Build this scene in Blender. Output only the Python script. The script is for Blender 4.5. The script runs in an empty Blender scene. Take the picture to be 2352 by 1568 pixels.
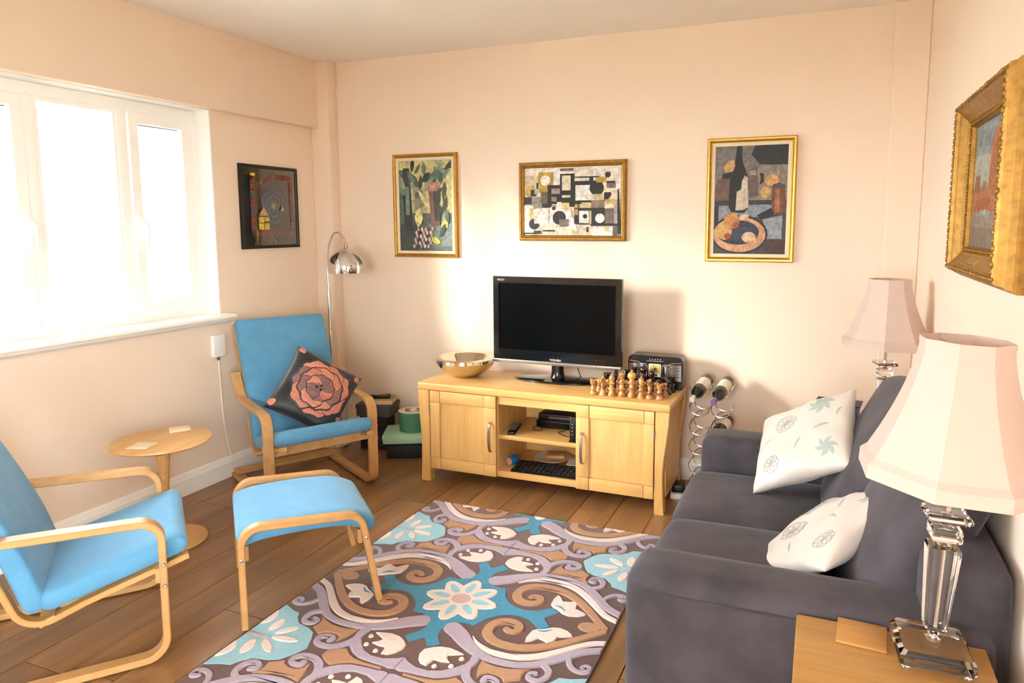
import bpy, bmesh, math, random
from mathutils import Vector, Matrix
from mathutils.geometry import tessellate_polygon
random.seed(7)
R = math.radians
PI = math.pi
SC = bpy.context.scene
COL = SC.collection

# ------------------------------------------------------------------ camera
F_PX, YAW, PITCH, ROLL, CX, CY = 1612.135, -0.379632, 0.120377, -0.002344, 1244.82, 712.24
CAM_H = 1.6
def cam_basis():
    cy, sy, cp, sp = math.cos(YAW), math.sin(YAW), math.cos(PITCH), math.sin(PITCH)
    fw = Vector((sy*cp, cy*cp, -sp)); r = Vector((cy, -sy, 0)); u = r.cross(fw)
    cr, sr = math.cos(ROLL), math.sin(ROLL)
    return cr*r + sr*u, -sr*r + cr*u, fw
cr_, cu_, cf_ = cam_basis()
cam = bpy.data.cameras.new('camera')
cam.sensor_fit = 'HORIZONTAL'; cam.sensor_width = 36.0
cam.lens = F_PX/2352*36
cam.shift_x = (1176-CX)/2352
cam.shift_y = (CY-784)/2352
cam.clip_start = 0.05
camo = bpy.data.objects.new('camera', cam); COL.objects.link(camo)
M = Matrix((cr_, cu_, -cf_)).transposed().to_4x4()
M.translation = Vector((0, 0, CAM_H))
camo.matrix_world = M
SC.camera = camo

# ------------------------------------------------------------------ sky, sun, exposure
w = bpy.data.worlds.new('overcast_sky'); SC.world = w; w.use_nodes = True
bg = w.node_tree.nodes['Background']
bg.inputs[0].default_value = (0.93, 0.97, 1.0, 1); bg.inputs[1].default_value = 4.6
sun = bpy.data.lights.new('hazy_sun', 'SUN'); sun.energy = 5.0; sun.angle = R(20); sun.color = (1.0, 0.94, 0.84)
suno = bpy.data.objects.new('hazy_sun', sun); COL.objects.link(suno)
suno.rotation_euler = Vector((0.61, 0.75, -0.28)).to_track_quat('-Z', 'Y').to_euler()
suno.location = (-8, -8, 6)
SC.view_settings.view_transform = 'Standard'
SC.view_settings.look = 'None'
SC.view_settings.gamma = 1.0
SC.view_settings.use_curve_mapping = False
SC.view_settings.exposure = 2.63
SC.cycles.diffuse_bounces = 10; SC.cycles.max_bounces = 14; SC.cycles.transparent_max_bounces = 16

# ------------------------------------------------------------------ materials
MATS = {}
def srgb(h):
    h = h.lstrip('#'); c = [int(h[i:i+2], 16)/255 for i in (0, 2, 4)]
    return tuple(x/12.92 if x <= 0.04045 else ((x+0.055)/1.055)**2.4 for x in c) + (1,)
def base_mat(name):
    m = bpy.data.materials.new(name); m.use_nodes = True
    nt = m.node_tree; b = nt.nodes['Principled BSDF']
    return m, nt, b
def node(nt, typ, **kw):
    n = nt.nodes.new(typ)
    for k, v in kw.items(): setattr(n, k, v)
    return n
def mix_rgb(nt, fac, a, b_):
    n = node(nt, 'ShaderNodeMix', data_type='RGBA')
    for sock, v in ((n.inputs[0], fac), (n.inputs[6], a), (n.inputs[7], b_)):
        if hasattr(v, 'is_linked'): nt.links.new(v, sock)
        else: sock.default_value = v
    return n.outputs[2]
def coords(nt, scale=(1, 1, 1), rnd=False):
    tc = node(nt, 'ShaderNodeTexCoord'); mp = node(nt, 'ShaderNodeMapping')
    mp.inputs['Scale'].default_value = scale
    nt.links.new(tc.outputs['Object'], mp.inputs['Vector'])
    if rnd:
        oi = node(nt, 'ShaderNodeObjectInfo')
        mu = node(nt, 'ShaderNodeVectorMath', operation='SCALE'); mu.inputs[0].default_value = (37, 19, 53)
        nt.links.new(oi.outputs['Random'], mu.inputs['Scale']); nt.links.new(mu.outputs[0], mp.inputs['Location'])
    return mp.outputs['Vector']
def noise(nt, vec, scale, detail=3, rough=0.55, dist=0.0):
    n = node(nt, 'ShaderNodeTexNoise'); n.inputs['Scale'].default_value = scale
    n.inputs['Detail'].default_value = detail; n.inputs['Roughness'].default_value = rough
    n.inputs['Distortion'].default_value = dist
    nt.links.new(vec, n.inputs['Vector']); return n.outputs['Fac']
def ramp(nt, fac, stops):
    n = node(nt, 'ShaderNodeValToRGB'); e = n.color_ramp.elements
    e[0].position, e[0].color = stops[0]; e[1].position, e[1].color = stops[-1]
    for p, c in stops[1:-1]:
        x = e.new(p); x.color = c
    nt.links.new(fac, n.inputs[0]); return n.outputs[0]
def bump(nt, b, fac, strength, dist=0.002):
    n = node(nt, 'ShaderNodeBump'); n.inputs['Strength'].default_value = strength; n.inputs['Distance'].default_value = dist
    nt.links.new(fac, n.inputs['Height']); nt.links.new(n.outputs[0], b.inputs['Normal'])
def pbr(name, color, rough=0.5, metal=0.0, spec=0.5, var=0.0, vscale=8.0, bmp=0.0, bscale=200.0, sheen=0.0, trans=0.0, ior=1.45, coat=0.0, var2=None):
    if name in MATS: return MATS[name]
    m, nt, b = base_mat(name)
    c = srgb(color) if isinstance(color, str) else tuple(color) + (1,)
    b.inputs['Base Color'].default_value = c
    b.inputs['Roughness'].default_value = rough; b.inputs['Metallic'].default_value = metal
    b.inputs['Specular IOR Level'].default_value = spec; b.inputs['IOR'].default_value = ior
    b.inputs['Sheen Weight'].default_value = sheen; b.inputs['Sheen Roughness'].default_value = 0.4
    b.inputs['Transmission Weight'].default_value = trans; b.inputs['Coat Weight'].default_value = coat
    b.inputs['Coat Roughness'].default_value = 0.15
    vec = coords(nt)
    if var or var2:
        f = noise(nt, vec, vscale, 4)
        f2 = ramp(nt, f, [(0.35, (0, 0, 0, 1)), (0.65, (1, 1, 1, 1))])
        lo = srgb(var2) if var2 else tuple(x*(1-var) for x in c[:3]) + (1,)
        nt.links.new(mix_rgb(nt, f2, lo, c), b.inputs['Base Color'])
    if bmp:
        bump(nt, b, noise(nt, vec, bscale, 2), bmp)
    MATS[name] = m
    return m
def wood(name, c1, c2, axis='x', along=1.1, across=16.0, rough=0.42, coat=0.0, rnd=0.12, spec=0.5, crough=0.2):
    if name in MATS: return MATS[name]
    m, nt, b = base_mat(name)
    s = {'x': (along, across, across), 'y': (across, along, across), 'z': (across, across, along)}[axis]
    vec = coords(nt, s, rnd=True)
    f1 = noise(nt, vec, 1.0, 5, 0.6, 0.6)
    s2 = tuple(x*(1 if x == along else 7) for x in s)
    f2 = noise(nt, coords(nt, s2, rnd=True), 1.0, 2, 0.5)
    col = ramp(nt, f1, [(0.3, srgb(c2)), (0.5, tuple((a+b_)/2 for a, b_ in zip(srgb(c1), srgb(c2)))), (0.68, srgb(c1))])
    col = mix_rgb(nt, ramp(nt, f2, [(0.35, (0.28, 0.28, 0.28, 1)), (0.5, (0, 0, 0, 1))]), col, tuple(x*0.72 for x in srgb(c2)[:3]) + (1,))
    if rnd:
        oi = node(nt, 'ShaderNodeObjectInfo'); hs = node(nt, 'ShaderNodeHueSaturation')
        mr = node(nt, 'ShaderNodeMapRange'); mr.inputs['To Min'].default_value = 1-rnd; mr.inputs['To Max'].default_value = 1+rnd
        nt.links.new(oi.outputs['Random'], mr.inputs['Value']); nt.links.new(mr.outputs[0], hs.inputs['Value'])
        nt.links.new(col, hs.inputs['Color']); col = hs.outputs[0]
    nt.links.new(col, b.inputs['Base Color'])
    b.inputs['Roughness'].default_value = rough; b.inputs['Coat Weight'].default_value = coat; b.inputs['Coat Roughness'].default_value = crough
    b.inputs['Specular IOR Level'].default_value = spec
    bump(nt, b, f2, 0.08, 0.001)
    MATS[name] = m
    return m
def glass(name, color=(1, 1, 1), rough=0.0, ior=1.5):
    return pbr(name, color, rough, trans=1.0, ior=ior)
def thin_glass(name):     # thin window pane: clear, with a fresnel sheen
    if name in MATS: return MATS[name]
    m, nt, b = base_mat(name); nt.nodes.remove(b)
    tr = node(nt, 'ShaderNodeBsdfTransparent'); tr.inputs[0].default_value = (0.96, 0.98, 0.97, 1)
    gl = node(nt, 'ShaderNodeBsdfGlossy'); gl.inputs['Roughness'].default_value = 0.02
    fr = node(nt, 'ShaderNodeFresnel'); fr.inputs[0].default_value = 1.3
    mx = node(nt, 'ShaderNodeMixShader')
    nt.links.new(fr.outputs[0], mx.inputs[0]); nt.links.new(tr.outputs[0], mx.inputs[1]); nt.links.new(gl.outputs[0], mx.inputs[2])
    nt.links.new(mx.outputs[0], nt.nodes['Material Output'].inputs[0])
    MATS[name] = m
    return m
def paint_mat(name, rough=0.55):      # painted print: colour stored per face, with brushy variation
    if name in MATS: return MATS[name]
    m, nt, b = base_mat(name)
    a = node(nt, 'ShaderNodeAttribute', attribute_name='paint')
    f = noise(nt, coords(nt, (1, 1, 1)), 38, 4, 0.7)
    k = ramp(nt, f, [(0.35, (0.55, 0.55, 0.55, 1)), (0.65, (1.15, 1.15, 1.15, 1))])
    mm = node(nt, 'ShaderNodeMix', data_type='RGBA', blend_type='MULTIPLY'); mm.inputs[0].default_value = 1.0
    nt.links.new(a.outputs['Color'], mm.inputs[6]); nt.links.new(k, mm.inputs[7])
    nt.links.new(mm.outputs[2], b.inputs['Base Color']); b.inputs['Roughness'].default_value = rough
    bump(nt, b, f, 0.25, 0.002)
    MATS[name] = m
    return m

# ------------------------------------------------------------------ object helpers
def tag(o, label=None, cat=None, group=None, kind=None):
    if label: o['label'] = label
    if cat: o['category'] = cat
    if group: o['group'] = group
    if kind: o['kind'] = kind
    return o
def thing(name, label, cat, loc=(0, 0, 0), rz=0.0, group=None):
    o = bpy.data.objects.new(name, None); o.empty_display_size = 0.05; COL.objects.link(o)
    o.location = loc; o.rotation_euler = (0, 0, rz)
    return tag(o, label, cat, group)
def add(name, me, mat=None, parent=None, loc=None, rot=None):
    o = bpy.data.objects.new(name, me); COL.objects.link(o)
    if mat is not None:
        if me.materials: me.materials[0] = mat
        else: me.materials.append(mat)
    if parent is not None: o.parent = parent
    if loc is not None: o.location = loc
    if rot is not None: o.rotation_euler = rot
    return o
def to_mesh(bm, name, smooth=False, angle=None):
    bmesh.ops.recalc_face_normals(bm, faces=bm.faces[:])
    me = bpy.data.meshes.new(name); bm.to_mesh(me); bm.free()
    if smooth:
        for p in me.polygons: p.use_smooth = True
        if angle is not None:
            try: me.set_sharp_from_angle(angle=R(angle))
            except Exception: pass
    return me
def bm_box(bm, x0, x1, y0, y1, z0, z1):
    vs = [bm.verts.new((x, y, z)) for z in (z0, z1) for y in (y0, y1) for x in (x0, x1)]
    for f in ((0, 2, 3, 1), (4, 5, 7, 6), (0, 1, 5, 4), (2, 6, 7, 3), (0, 4, 6, 2), (1, 3, 7, 5)):
        bm.faces.new([vs[i] for i in f])
def box(name, x0, x1, y0, y1, z0, z1, mat, parent=None, bev=0.0, seg=2, **kw):
    bm = bmesh.new(); bm_box(bm, min(x0, x1), max(x0, x1), min(y0, y1), max(y0, y1), min(z0, z1), max(z0, z1))
    if bev: bmesh.ops.bevel(bm, geom=bm.edges[:], offset=bev, segments=seg, profile=0.5, affect='EDGES')
    return add(name, to_mesh(bm, name, bool(bev), 40), mat, parent, **kw)
def boxes(name, lst, mat, parent=None, bev=0.0, **kw):
    bm = bmesh.new()
    for b in lst: bm_box(bm, *b)
    if bev: bmesh.ops.bevel(bm, geom=bm.edges[:], offset=bev, segments=1, affect='EDGES')
    return add(name, to_mesh(bm, name), mat, parent, **kw)
def bm_lathe(bm, prof, seg=24, cx=0, cy=0, cz=0):
    rings = []
    for r, z in prof:
        if r < 1e-6: rings.append([bm.verts.new((cx, cy, cz+z))])
        else: rings.append([bm.verts.new((cx+r*math.cos(2*PI*i/seg), cy+r*math.sin(2*PI*i/seg), cz+z)) for i in range(seg)])
    for a, b in zip(rings, rings[1:]):
        for i in range(seg):
            j = (i+1) % seg
            q = ([a[0]] if len(a) == 1 else [a[i], a[j]]) + ([b[0]] if len(b) == 1 else [b[j], b[i]])
            if len(q) > 2: bm.faces.new(q)
def lathe(name, prof, mat, parent=None, seg=24, angle=35, **kw):
    bm = bmesh.new(); bm_lathe(bm, prof, seg)
    return add(name, to_mesh(bm, name, True, angle), mat, parent, **kw)
def frames(pts, closed=False):
    n = len(pts); T = []
    for i in range(n):
        a = pts[(i-1) % n] if (closed or i > 0) else pts[i]
        b = pts[(i+1) % n] if (closed or i < n-1) else pts[i]
        T.append((Vector(b)-Vector(a)).normalized())
    up = Vector((0, 0, 1)) if abs(T[0].z) < 0.9 else Vector((1, 0, 0))
    N = [(up - T[0]*up.dot(T[0])).normalized()]
    for i in range(1, n):
        v = N[-1] - T[i]*N[-1].dot(T[i])
        N.append(v.normalized() if v.length > 1e-6 else N[-1])
    return T, N
def bm_tube(bm, pts, rad, seg=10, closed=False, caps=True):
    pts = [Vector(p) for p in pts]; T, N = frames(pts, closed); rings = []
    for i, p in enumerate(pts):
        r = rad[i] if isinstance(rad, (list, tuple)) else rad
        B = T[i].cross(N[i])
        rings.append([bm.verts.new(p + r*(math.cos(2*PI*k/seg)*N[i] + math.sin(2*PI*k/seg)*B)) for k in range(seg)])
    m = len(rings)
    for i in range(m if closed else m-1):
        a, b = rings[i], rings[(i+1) % m]
        for k in range(seg): bm.faces.new((a[k], a[(k+1) % seg], b[(k+1) % seg], b[k]))
    if caps and not closed: bm.faces.new(rings[0][::-1]); bm.faces.new(rings[-1])
def tube(name, pts, rad, mat, parent=None, seg=10, closed=False, **kw):
    bm = bmesh.new(); bm_tube(bm, pts, rad, seg, closed)
    return add(name, to_mesh(bm, name, True, 50), mat, parent, **kw)
def spline(pts, n=8, closed=False):
    P = [Vector(p) for p in pts]; out = []; m = len(P)
    for i in range(m if closed else m-1):
        p0 = P[(i-1) % m] if (closed or i > 0) else P[i]*2-P[i+1]
        p1 = P[i]; p2 = P[(i+1) % m]
        p3 = P[(i+2) % m] if (closed or i < m-2) else p2*2-p1
        for k in range(n):
            t = k/n
            out.append(0.5*((2*p1)+(p2-p0)*t+(2*p0-5*p1+4*p2-p3)*t*t+(3*p1-p0-3*p2+p3)*t**3))
    if not closed: out.append(P[-1])
    return out
def bend(pts, n=6):
    """polyline with (y,z,radius) corners -> rounded path"""
    out = []; m = len(pts)
    for i, p in enumerate(pts):
        v = Vector((p[0], p[1])); r = p[2] if len(p) > 2 else 0
        if r == 0 or i in (0, m-1): out.append(v); continue
        a = Vector(pts[i-1][:2])-v; b = Vector(pts[i+1][:2])-v
        ang = a.angle(b); d = min(r/math.tan(ang/2), a.length*0.49, b.length*0.49); rr = d*math.tan(ang/2)
        a.normalize(); b.normalize(); c = v + (a+b).normalized()*(rr/math.sin(ang/2))
        s = v+a*d-c; e = v+b*d-c; tot = s.angle_signed(e)
        for k in range(n+1):
            t = -tot*k/n
            out.append(c + Vector((s.x*math.cos(t)-s.y*math.sin(t), s.x*math.sin(t)+s.y*math.cos(t))))
    return out
def slat(name, path, x0, x1, th, mat, parent, bev=0.004, th2=None):
    """bent laminated wood: path in (y,z), thickness th, from x0 to x1"""
    P = [Vector(p) for p in path]; n = len(P); bm = bmesh.new(); L = []; 
    for i in range(n):
        t = (P[min(i+1, n-1)]-P[max(i-1, 0)]).normalized(); nn = Vector((-t.y, t.x))
        h = (th if th2 is None else th+(th2-th)*i/(n-1))/2
        a = P[i]+nn*h; b = P[i]-nn*h
        c = bev
        sec = []
        a1 = P[i]+nn*(h-c); b1 = P[i]-nn*(h-c)
        for x, q in ((x0+c, a), (x1-c, a), (x1, a1), (x1, b1), (x1-c, b), (x0+c, b), (x0, b1), (x0, a1)):
            sec.append(bm.verts.new((x, q.x, q.y)))
        L.append(sec)
    for A, B in zip(L, L[1:]):
        for k in range(8): bm.faces.new((A[k], A[(k+1) % 8], B[(k+1) % 8], B[k]))
    bm.faces.new(L[0][::-1]); bm.faces.new(L[-1])
    return add(name, to_mesh(bm, name, True, 40), mat, parent)
def pad(name, path, width, th, mat, parent, nx=10, end=0.03, quilt=0.0):
    """soft cushion swept along path (y,z); width in x; rounded ends and sides"""
    P = [Vector(p) for p in path]
    D = [0]
    for a, b in zip(P, P[1:]): D.append(D[-1]+(b-a).length)
    T_ = D[-1]; es = [end*k for k in (0, 0.03, 0.12, 0.28, 0.5, 0.75, 1.0)]; nm = max(8, int(T_/0.025))
    ds = es + [end+(T_-2*end)*k/nm for k in range(1, nm)] + [T_-e for e in es[::-1]]
    Q = []
    for d in ds:
        i = 0
        while i < len(D)-2 and D[i+1] < d: i += 1
        Q.append(P[i].lerp(P[i+1], min(1, max(0, (d-D[i])/(D[i+1]-D[i])))))
    P, D, n = Q, ds, len(Q)
    S = []
    q = 14
    for i in range(n):
        t = (P[min(i+1, n-1)]-P[max(i-1, 0)]).normalized(); nn = Vector((-t.y, t.x))
        d = min(D[i], D[-1]-D[i])
        k = 1 if d >= end else math.sqrt(max(0, 1-(1-d/end)**2))
        S.append((P[i], nn, max(k, 0.12), D[i]))
    bm = bmesh.new(); L = []
    for p, nn, k, d in S:
        ring = []
        for j in range(2*q):
            a = 2*PI*j/(2*q); ca, sa = math.cos(a), math.sin(a)
            ex = 0.22
            x = math.copysign(abs(ca)**ex, ca)*(width/2-(1-k)*end*0.5); h = math.copysign(abs(sa)**0.42, sa)*th/2*k
            if quilt and sa > 0: h -= quilt*(0.5+0.5*math.cos(2*PI*d/0.12))*(1-abs(x/(width/2))**6)
            ring.append(bm.verts.new((x, p.x+nn.x*h, p.y+nn.y*h)))
        L.append(ring)
    for A, B in zip(L, L[1:]):
        for k in range(2*q): bm.faces.new((A[k], A[(k+1) % (2*q)], B[(k+1) % (2*q)], B[k]))
    bm.faces.new(L[0][::-1]); bm.faces.new(L[-1])
    return add(name, to_mesh(bm, name, True, 75), mat, parent)
def rbox(name, sx, sy, sz, r, mat, parent=None, seg=4, puff=0.0, sub=0, **kw):
    """rounded, slightly puffed upholstery block centred on its origin"""
    n = 10; bm = bmesh.new()
    bmesh.ops.create_cube(bm, size=2.0)
    bmesh.ops.subdivide_edges(bm, edges=bm.edges[:], cuts=n, use_grid_fill=True)
    h = Vector((sx/2, sy/2, sz/2))
    for v in bm.verts:
        c = v.co
        p = Vector([math.copysign(h[i]*(1-(1-abs(c[i]))**1.0), c[i]) for i in range(3)])
        # concentrate vertices near the edges, then round
        for i in range(3):
            a = abs(c[i]); 
            p[i] = math.copysign((h[i]-r)*min(1, a/0.72) + (r*(a-0.72)/0.28 if a > 0.72 else 0), c[i])
        core = Vector([max(-(h[i]-r), min(h[i]-r, p[i])) for i in range(3)])
        d = p-core
        if d.length > 1e-7:
            m_ = max(abs(d[0]), abs(d[1]), abs(d[2])); d = d.normalized()*m_
        q = core+d
        if puff:
            k = [1-(abs(q[i])/h[i])**2 for i in range(3)]
            q = Vector((q.x*(1+puff*k[1]*k[2]/sx), q.y*(1+puff*k[0]*k[2]/sy), q.z*(1+puff*k[0]*k[1]*2/sz)))
        v.co = q
    return add(name, to_mesh(bm, name, True), mat, parent, **kw)
def extrude_poly(name, poly, axis, a0, a1, mat, parent=None, bev=0.0, smooth=False, **kw):
    """poly in the two other axes, extruded along axis from a0 to a1"""
    bm = bmesh.new()
    def P(u, v, a): return {'x': (a, u, v), 'y': (u, a, v), 'z': (u, v, a)}[axis]
    A = [bm.verts.new(P(u, v, a0)) for u, v in poly]; B = [bm.verts.new(P(u, v, a1)) for u, v in poly]
    n = len(poly)
    fa = bm.faces.new(A); fb = bm.faces.new(B[::-1])
    for i in range(n): bm.faces.new((A[i], B[i], B[(i+1) % n], A[(i+1) % n]))
    bm.normal_update()
    if bev: bmesh.ops.bevel(bm, geom=[e for e in bm.edges if e.calc_length() > bev*1.2], offset=bev, segments=2, affect='EDGES', clamp_overlap=True)
    bmesh.ops.triangulate(bm, faces=[f for f in bm.faces if len(f.verts) > 4])
    return add(name, to_mesh(bm, name, smooth, 35), mat, parent, **kw)
def pillow_h(u, v, t, e=0.42): 
    a = max(0.0, 1-abs(u)**2.6); b = max(0.0, 1-abs(v)**2.6)
    return t*(a*b)**e
def pillow(name, w_, h_, t, mat, parent=None, n=24, pinch=0.06, wr=0.0, seed=0, **kw):
    bm = bmesh.new(); rnd = random.Random(seed); ph = [rnd.uniform(0, 6.28) for _ in range(6)]
    def pos(u, v, s):
        k = 1-pinch*(1-(u*u)) * abs(v)**3; k2 = 1-pinch*(1-(v*v))*abs(u)**3
        h = pillow_h(u, v, t)
        if wr: h += wr*math.sin(5*u+ph[0]+3*v)*math.sin(4*v+ph[1])*min(1, h/(t*0.6)) + wr*0.5*math.sin(11*v-7*u+ph[2])*min(1, h/(t*0.6))
        return (u*k2*w_/2, v*k*h_/2, s*h)
    G = {}
    for s in (1, -1):
        for i in range(n+1):
            for j in range(n+1):
                edge = i in (0, n) or j in (0, n)
                if edge and s == -1: G[s, i, j] = G[1, i, j]; continue
                u = -math.cos(PI*i/n); v = -math.cos(PI*j/n)
                u = 0.55*u+0.45*(2*i/n-1); v = 0.55*v+0.45*(2*j/n-1)
                G[s, i, j] = bm.verts.new(pos(u, v, s))
        for i in range(n):
            for j in range(n):
                q = [G[s, i, j], G[s, i+1, j], G[s, i+1, j+1], G[s, i, j+1]]
                bm.faces.new(q if s == 1 else q[::-1])
    return add(name, to_mesh(bm, name, True), mat, parent, **kw), pos
def decal(name, poly, pos, s, mat, parent, off=0.0015, rings=4):
    """thin patch following a pillow's surface; poly in (u,v)"""
    bm = bmesh.new(); cu = sum(p[0] for p in poly)/len(poly); cv = sum(p[1] for p in poly)/len(poly)
    def P(u, v, k):
        x, y, z = pos(u, v, s); return (x, y, z+s*off*k)
    L = []
    for r in range(rings+1):
        f = 1-r/rings
        if r == rings: L.append([bm.verts.new(P(cu, cv, 1))])
        else: L.append([bm.verts.new(P(cu+(u-cu)*f, cv+(v-cv)*f, 0.3 if r == 0 else 1)) for u, v in poly])
    n = len(poly)
    for A, B in zip(L, L[1:]):
        for i in range(n):
            j = (i+1) % n
            bm.faces.new([A[i], A[j], B[0]] if len(B) == 1 else [A[i], A[j], B[j], B[i]])
    return add(name, to_mesh(bm, name, True), mat, parent)
def picture_frame(name, w_, h_, prof, mat, parent, **kw):
    """rectangular moulding in the local xz plane, facing -y; prof = (inset, height)"""
    bm = bmesh.new(); L = []
    for d, z in prof:
        L.append([bm.verts.new((sx*(w_/2-d), -z, sz*(h_/2-d))) for sx, sz in ((-1, -1), (1, -1), (1, 1), (-1, 1))])
    for A, B in zip(L, L[1:]):
        for i in range(4): bm.faces.new((A[i], A[(i+1) % 4], B[(i+1) % 4], B[i]))
    A, B = L[-1], L[0]
    for i in range(4): bm.faces.new((A[i], A[(i+1) % 4], B[(i+1) % 4], B[i]))
    return add(name, to_mesh(bm, name), mat, parent, **kw)
def painting(name, w_, h_, shapes, parent, bgc, y=-0.012, mat=None, step=0.00012):
    """canvas in the local xz plane facing -y: shapes = (colour, polygon in 0..1 with v up)"""
    verts, faces, cols = [], [], []
    def put(poly, c, d):
        b = len(verts)
        for u, v in poly: verts.append(((u-0.5)*w_, y-d, (v-0.5)*h_))
        if len(poly) <= 4: tr = [tuple(range(len(poly)))]
        else: tr = tessellate_polygon([[Vector((u*w_, v*h_, 0)) for u, v in poly]])
        for t in tr:
            t = list(t); a_, b_, c_ = [poly[k] for k in t[:3]]
            if (b_[0]-a_[0])*(c_[1]-a_[1])-(b_[1]-a_[1])*(c_[0]-a_[0]) < 0: t = t[::-1]
            faces.append([b+k for k in t]); cols.append(srgb(c))
    put([(0, 0), (1, 0), (1, 1), (0, 1)], bgc, 0)
    for i, (c, poly) in enumerate(shapes):
        put([(min(1, max(0, u)), min(1, max(0, v))) for u, v in poly], c, step*(i+1))
    b = len(verts)
    for yy in (y, y+0.01):
        for u, v in ((0, 0), (1, 0), (1, 1), (0, 1)): verts.append(((u-0.5)*w_, yy, (v-0.5)*h_))
    for k in range(4): faces.append([b+k, b+4+k, b+4+(k+1) % 4, b+(k+1) % 4]); cols.append(srgb(bgc))
    me = bpy.data.meshes.new(name); me.from_pydata(verts, [], faces); me.update()
    at = me.color_attributes.new('paint', 'FLOAT_COLOR', 'CORNER')
    for p in me.polygons:
        for li in p.loop_indices: at.data[li].color = cols[p.index]
    return add(name, me, mat or paint_mat('painted_canvas'), parent)
def circ(cx, cy, rx, ry=None, n=20, a0=0, a1=360):
    ry = rx if ry is None else ry
    m = n if abs(a1-a0) >= 360 else n+1
    return [(cx+rx*math.cos(R(a0+(a1-a0)*k/n)), cy+ry*math.sin(R(a0+(a1-a0)*k/n))) for k in range(m)]
def rect(x0, y0, x1, y1): return [(x0, y0), (x1, y0), (x1, y1), (x0, y1)]
def text(name, body, size, mat, parent, loc, rot, ext=0.0004):
    c = bpy.data.curves.new(name, 'FONT'); c.body = body; c.size = size; c.extrude = ext; c.align_x = 'CENTER'; c.align_y = 'CENTER'
    f = bpy.data.objects.new(name, c); COL.objects.link(f); bpy.context.view_layer.update()
    me = bpy.data.meshes.new_from_object(f.evaluated_get(bpy.context.evaluated_depsgraph_get()))
    bpy.data.objects.remove(f); bpy.data.curves.remove(c)
    me.materials.clear()
    return add(name, me, mat, parent, loc=loc, rot=rot)
def copy_tree(o, parent=None):
    c = o.copy(); COL.objects.link(c)
    if parent is not None: c.parent = parent
    for ch in list(o.children): copy_tree(ch, c)
    return c
# ------------------------------------------------------------------ room shell
XW, XR, YB, YR, ZC = -3.491, 0.48, 4.328, -1.6, 2.766
m_wall = pbr('peach_wall_paint', '#efdcc9', 0.75, var=0.03, vscale=1.6, bmp=0.12, bscale=90, spec=0.3)
m_ceil = pbr('ceiling_paint', '#efe9e2', 0.85, bmp=0.08, bscale=70, spec=0.2)
m_white = pbr('white_gloss_paint', '#f4f2ee', 0.35)
m_upvc = pbr('white_window_plastic', '#fbfbfb', 0.3)
m_floorbase = pbr('floor_joint', '#2a1a0e', 0.8)
m_plank = wood('oak_laminate', '#a2764c', '#795636', 'y', 0.9, 9.0, rough=0.4, coat=0.3, crough=0.13, rnd=0.13)
m_pane = thin_glass('window_glass')

fl = box('floor', XW-0.3, XR+0.2, YR-0.2, YB+0.2, -0.12, -0.012, m_floorbase); tag(fl, 'oak laminate floor of wide planks', None, None, 'structure')
PW = 0.208
k0 = -0.815 + PW*6
row = 0
x = k0
pm = {}
while x > XW:
    xa, xb = max(x-PW, XW), min(x, XR)
    if xb > xa+0.01:
        rr = random.Random(row*7+3); y = YR - rr.uniform(0, 1.25)
        while y < YB:
            ya, yb = max(y, YR), min(y+1.29, YB)
            if yb-ya > 0.02:
                g = 0.0018
                kk = (round(xb-xa, 3), round(yb-ya, 3))
                if kk not in pm:
                    bm = bmesh.new(); bm_box(bm, -(xb-xa)/2+g, (xb-xa)/2-g, -(yb-ya)/2+g, (yb-ya)/2-g, -0.012, 0)
                    top = [e for e in bm.edges if all(v.co.z > -0.001 for v in e.verts)]
                    bmesh.ops.bevel(bm, geom=top, offset=0.0012, segments=1, affect='EDGES')
                    pm[kk] = to_mesh(bm, 'plank'); pm[kk].materials.append(m_plank)
                add('plank', pm[kk], None, fl, loc=((xa+xb)/2, (ya+yb)/2, 0))
            y += 1.29
    x -= PW; row += 1

tag(box('ceiling', XW-0.3, XR+0.2, YR-0.2, YB+0.2, ZC, ZC+0.1, m_ceil), 'off white painted ceiling', None, None, 'structure')
tag(box('wall_back', XW-0.3, XR+0.2, YB, YB+0.2, 0, ZC, m_wall), 'peach painted wall behind the television', None, None, 'structure')
SW = (-1.40, -0.15, 0.25, 2.2)  # opening for the added fill window beside the camera
tag(boxes('wall_right', [(XR, XR+0.2, SW[1], YB, 0, ZC), (XR, XR+0.2, YR-0.2, SW[0], 0, ZC), (XR, XR+0.2, SW[0], SW[1], 0, SW[2]), (XR, XR+0.2, SW[0], SW[1], SW[3], ZC)], m_wall), 'peach painted wall behind the sofa', None, None, 'structure')
RW = (-1.40, -0.10, 0.85, 2.25)  # opening for the added fill window behind the camera
tag(boxes('wall_rear', [(XW-0.3, RW[0], YR-0.2, YR, 0, ZC), (RW[1], XR, YR-0.2, YR, 0, ZC), (RW[0], RW[1], YR-0.2, YR, 0, RW[2]), (RW[0], RW[1], YR-0.2, YR, RW[3], ZC)], m_wall), 'peach painted wall facing the television wall', None, None, 'structure')
WY0, WY1, WZ0, WZ1 = 0.785, 3.312, 1.03, 2.298
tag(boxes('wall_left', [(XW-0.19, XW, YR-0.2, YB, 0, WZ0), (XW-0.19, XW, YR-0.2, YB, WZ1, ZC),
    (XW-0.19, XW, YR-0.2, WY0, WZ0, WZ1), (XW-0.19, XW, WY1, YB, WZ0, WZ1)], m_wall), 'peach painted wall with the long window', None, None, 'structure')
tag(box('trim_1', XW, -3.429, YR, 4.30, 2.298, ZC, m_wall, bev=0.006), 'peach boxed beam running above the window', None, None, 'structure')
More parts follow.
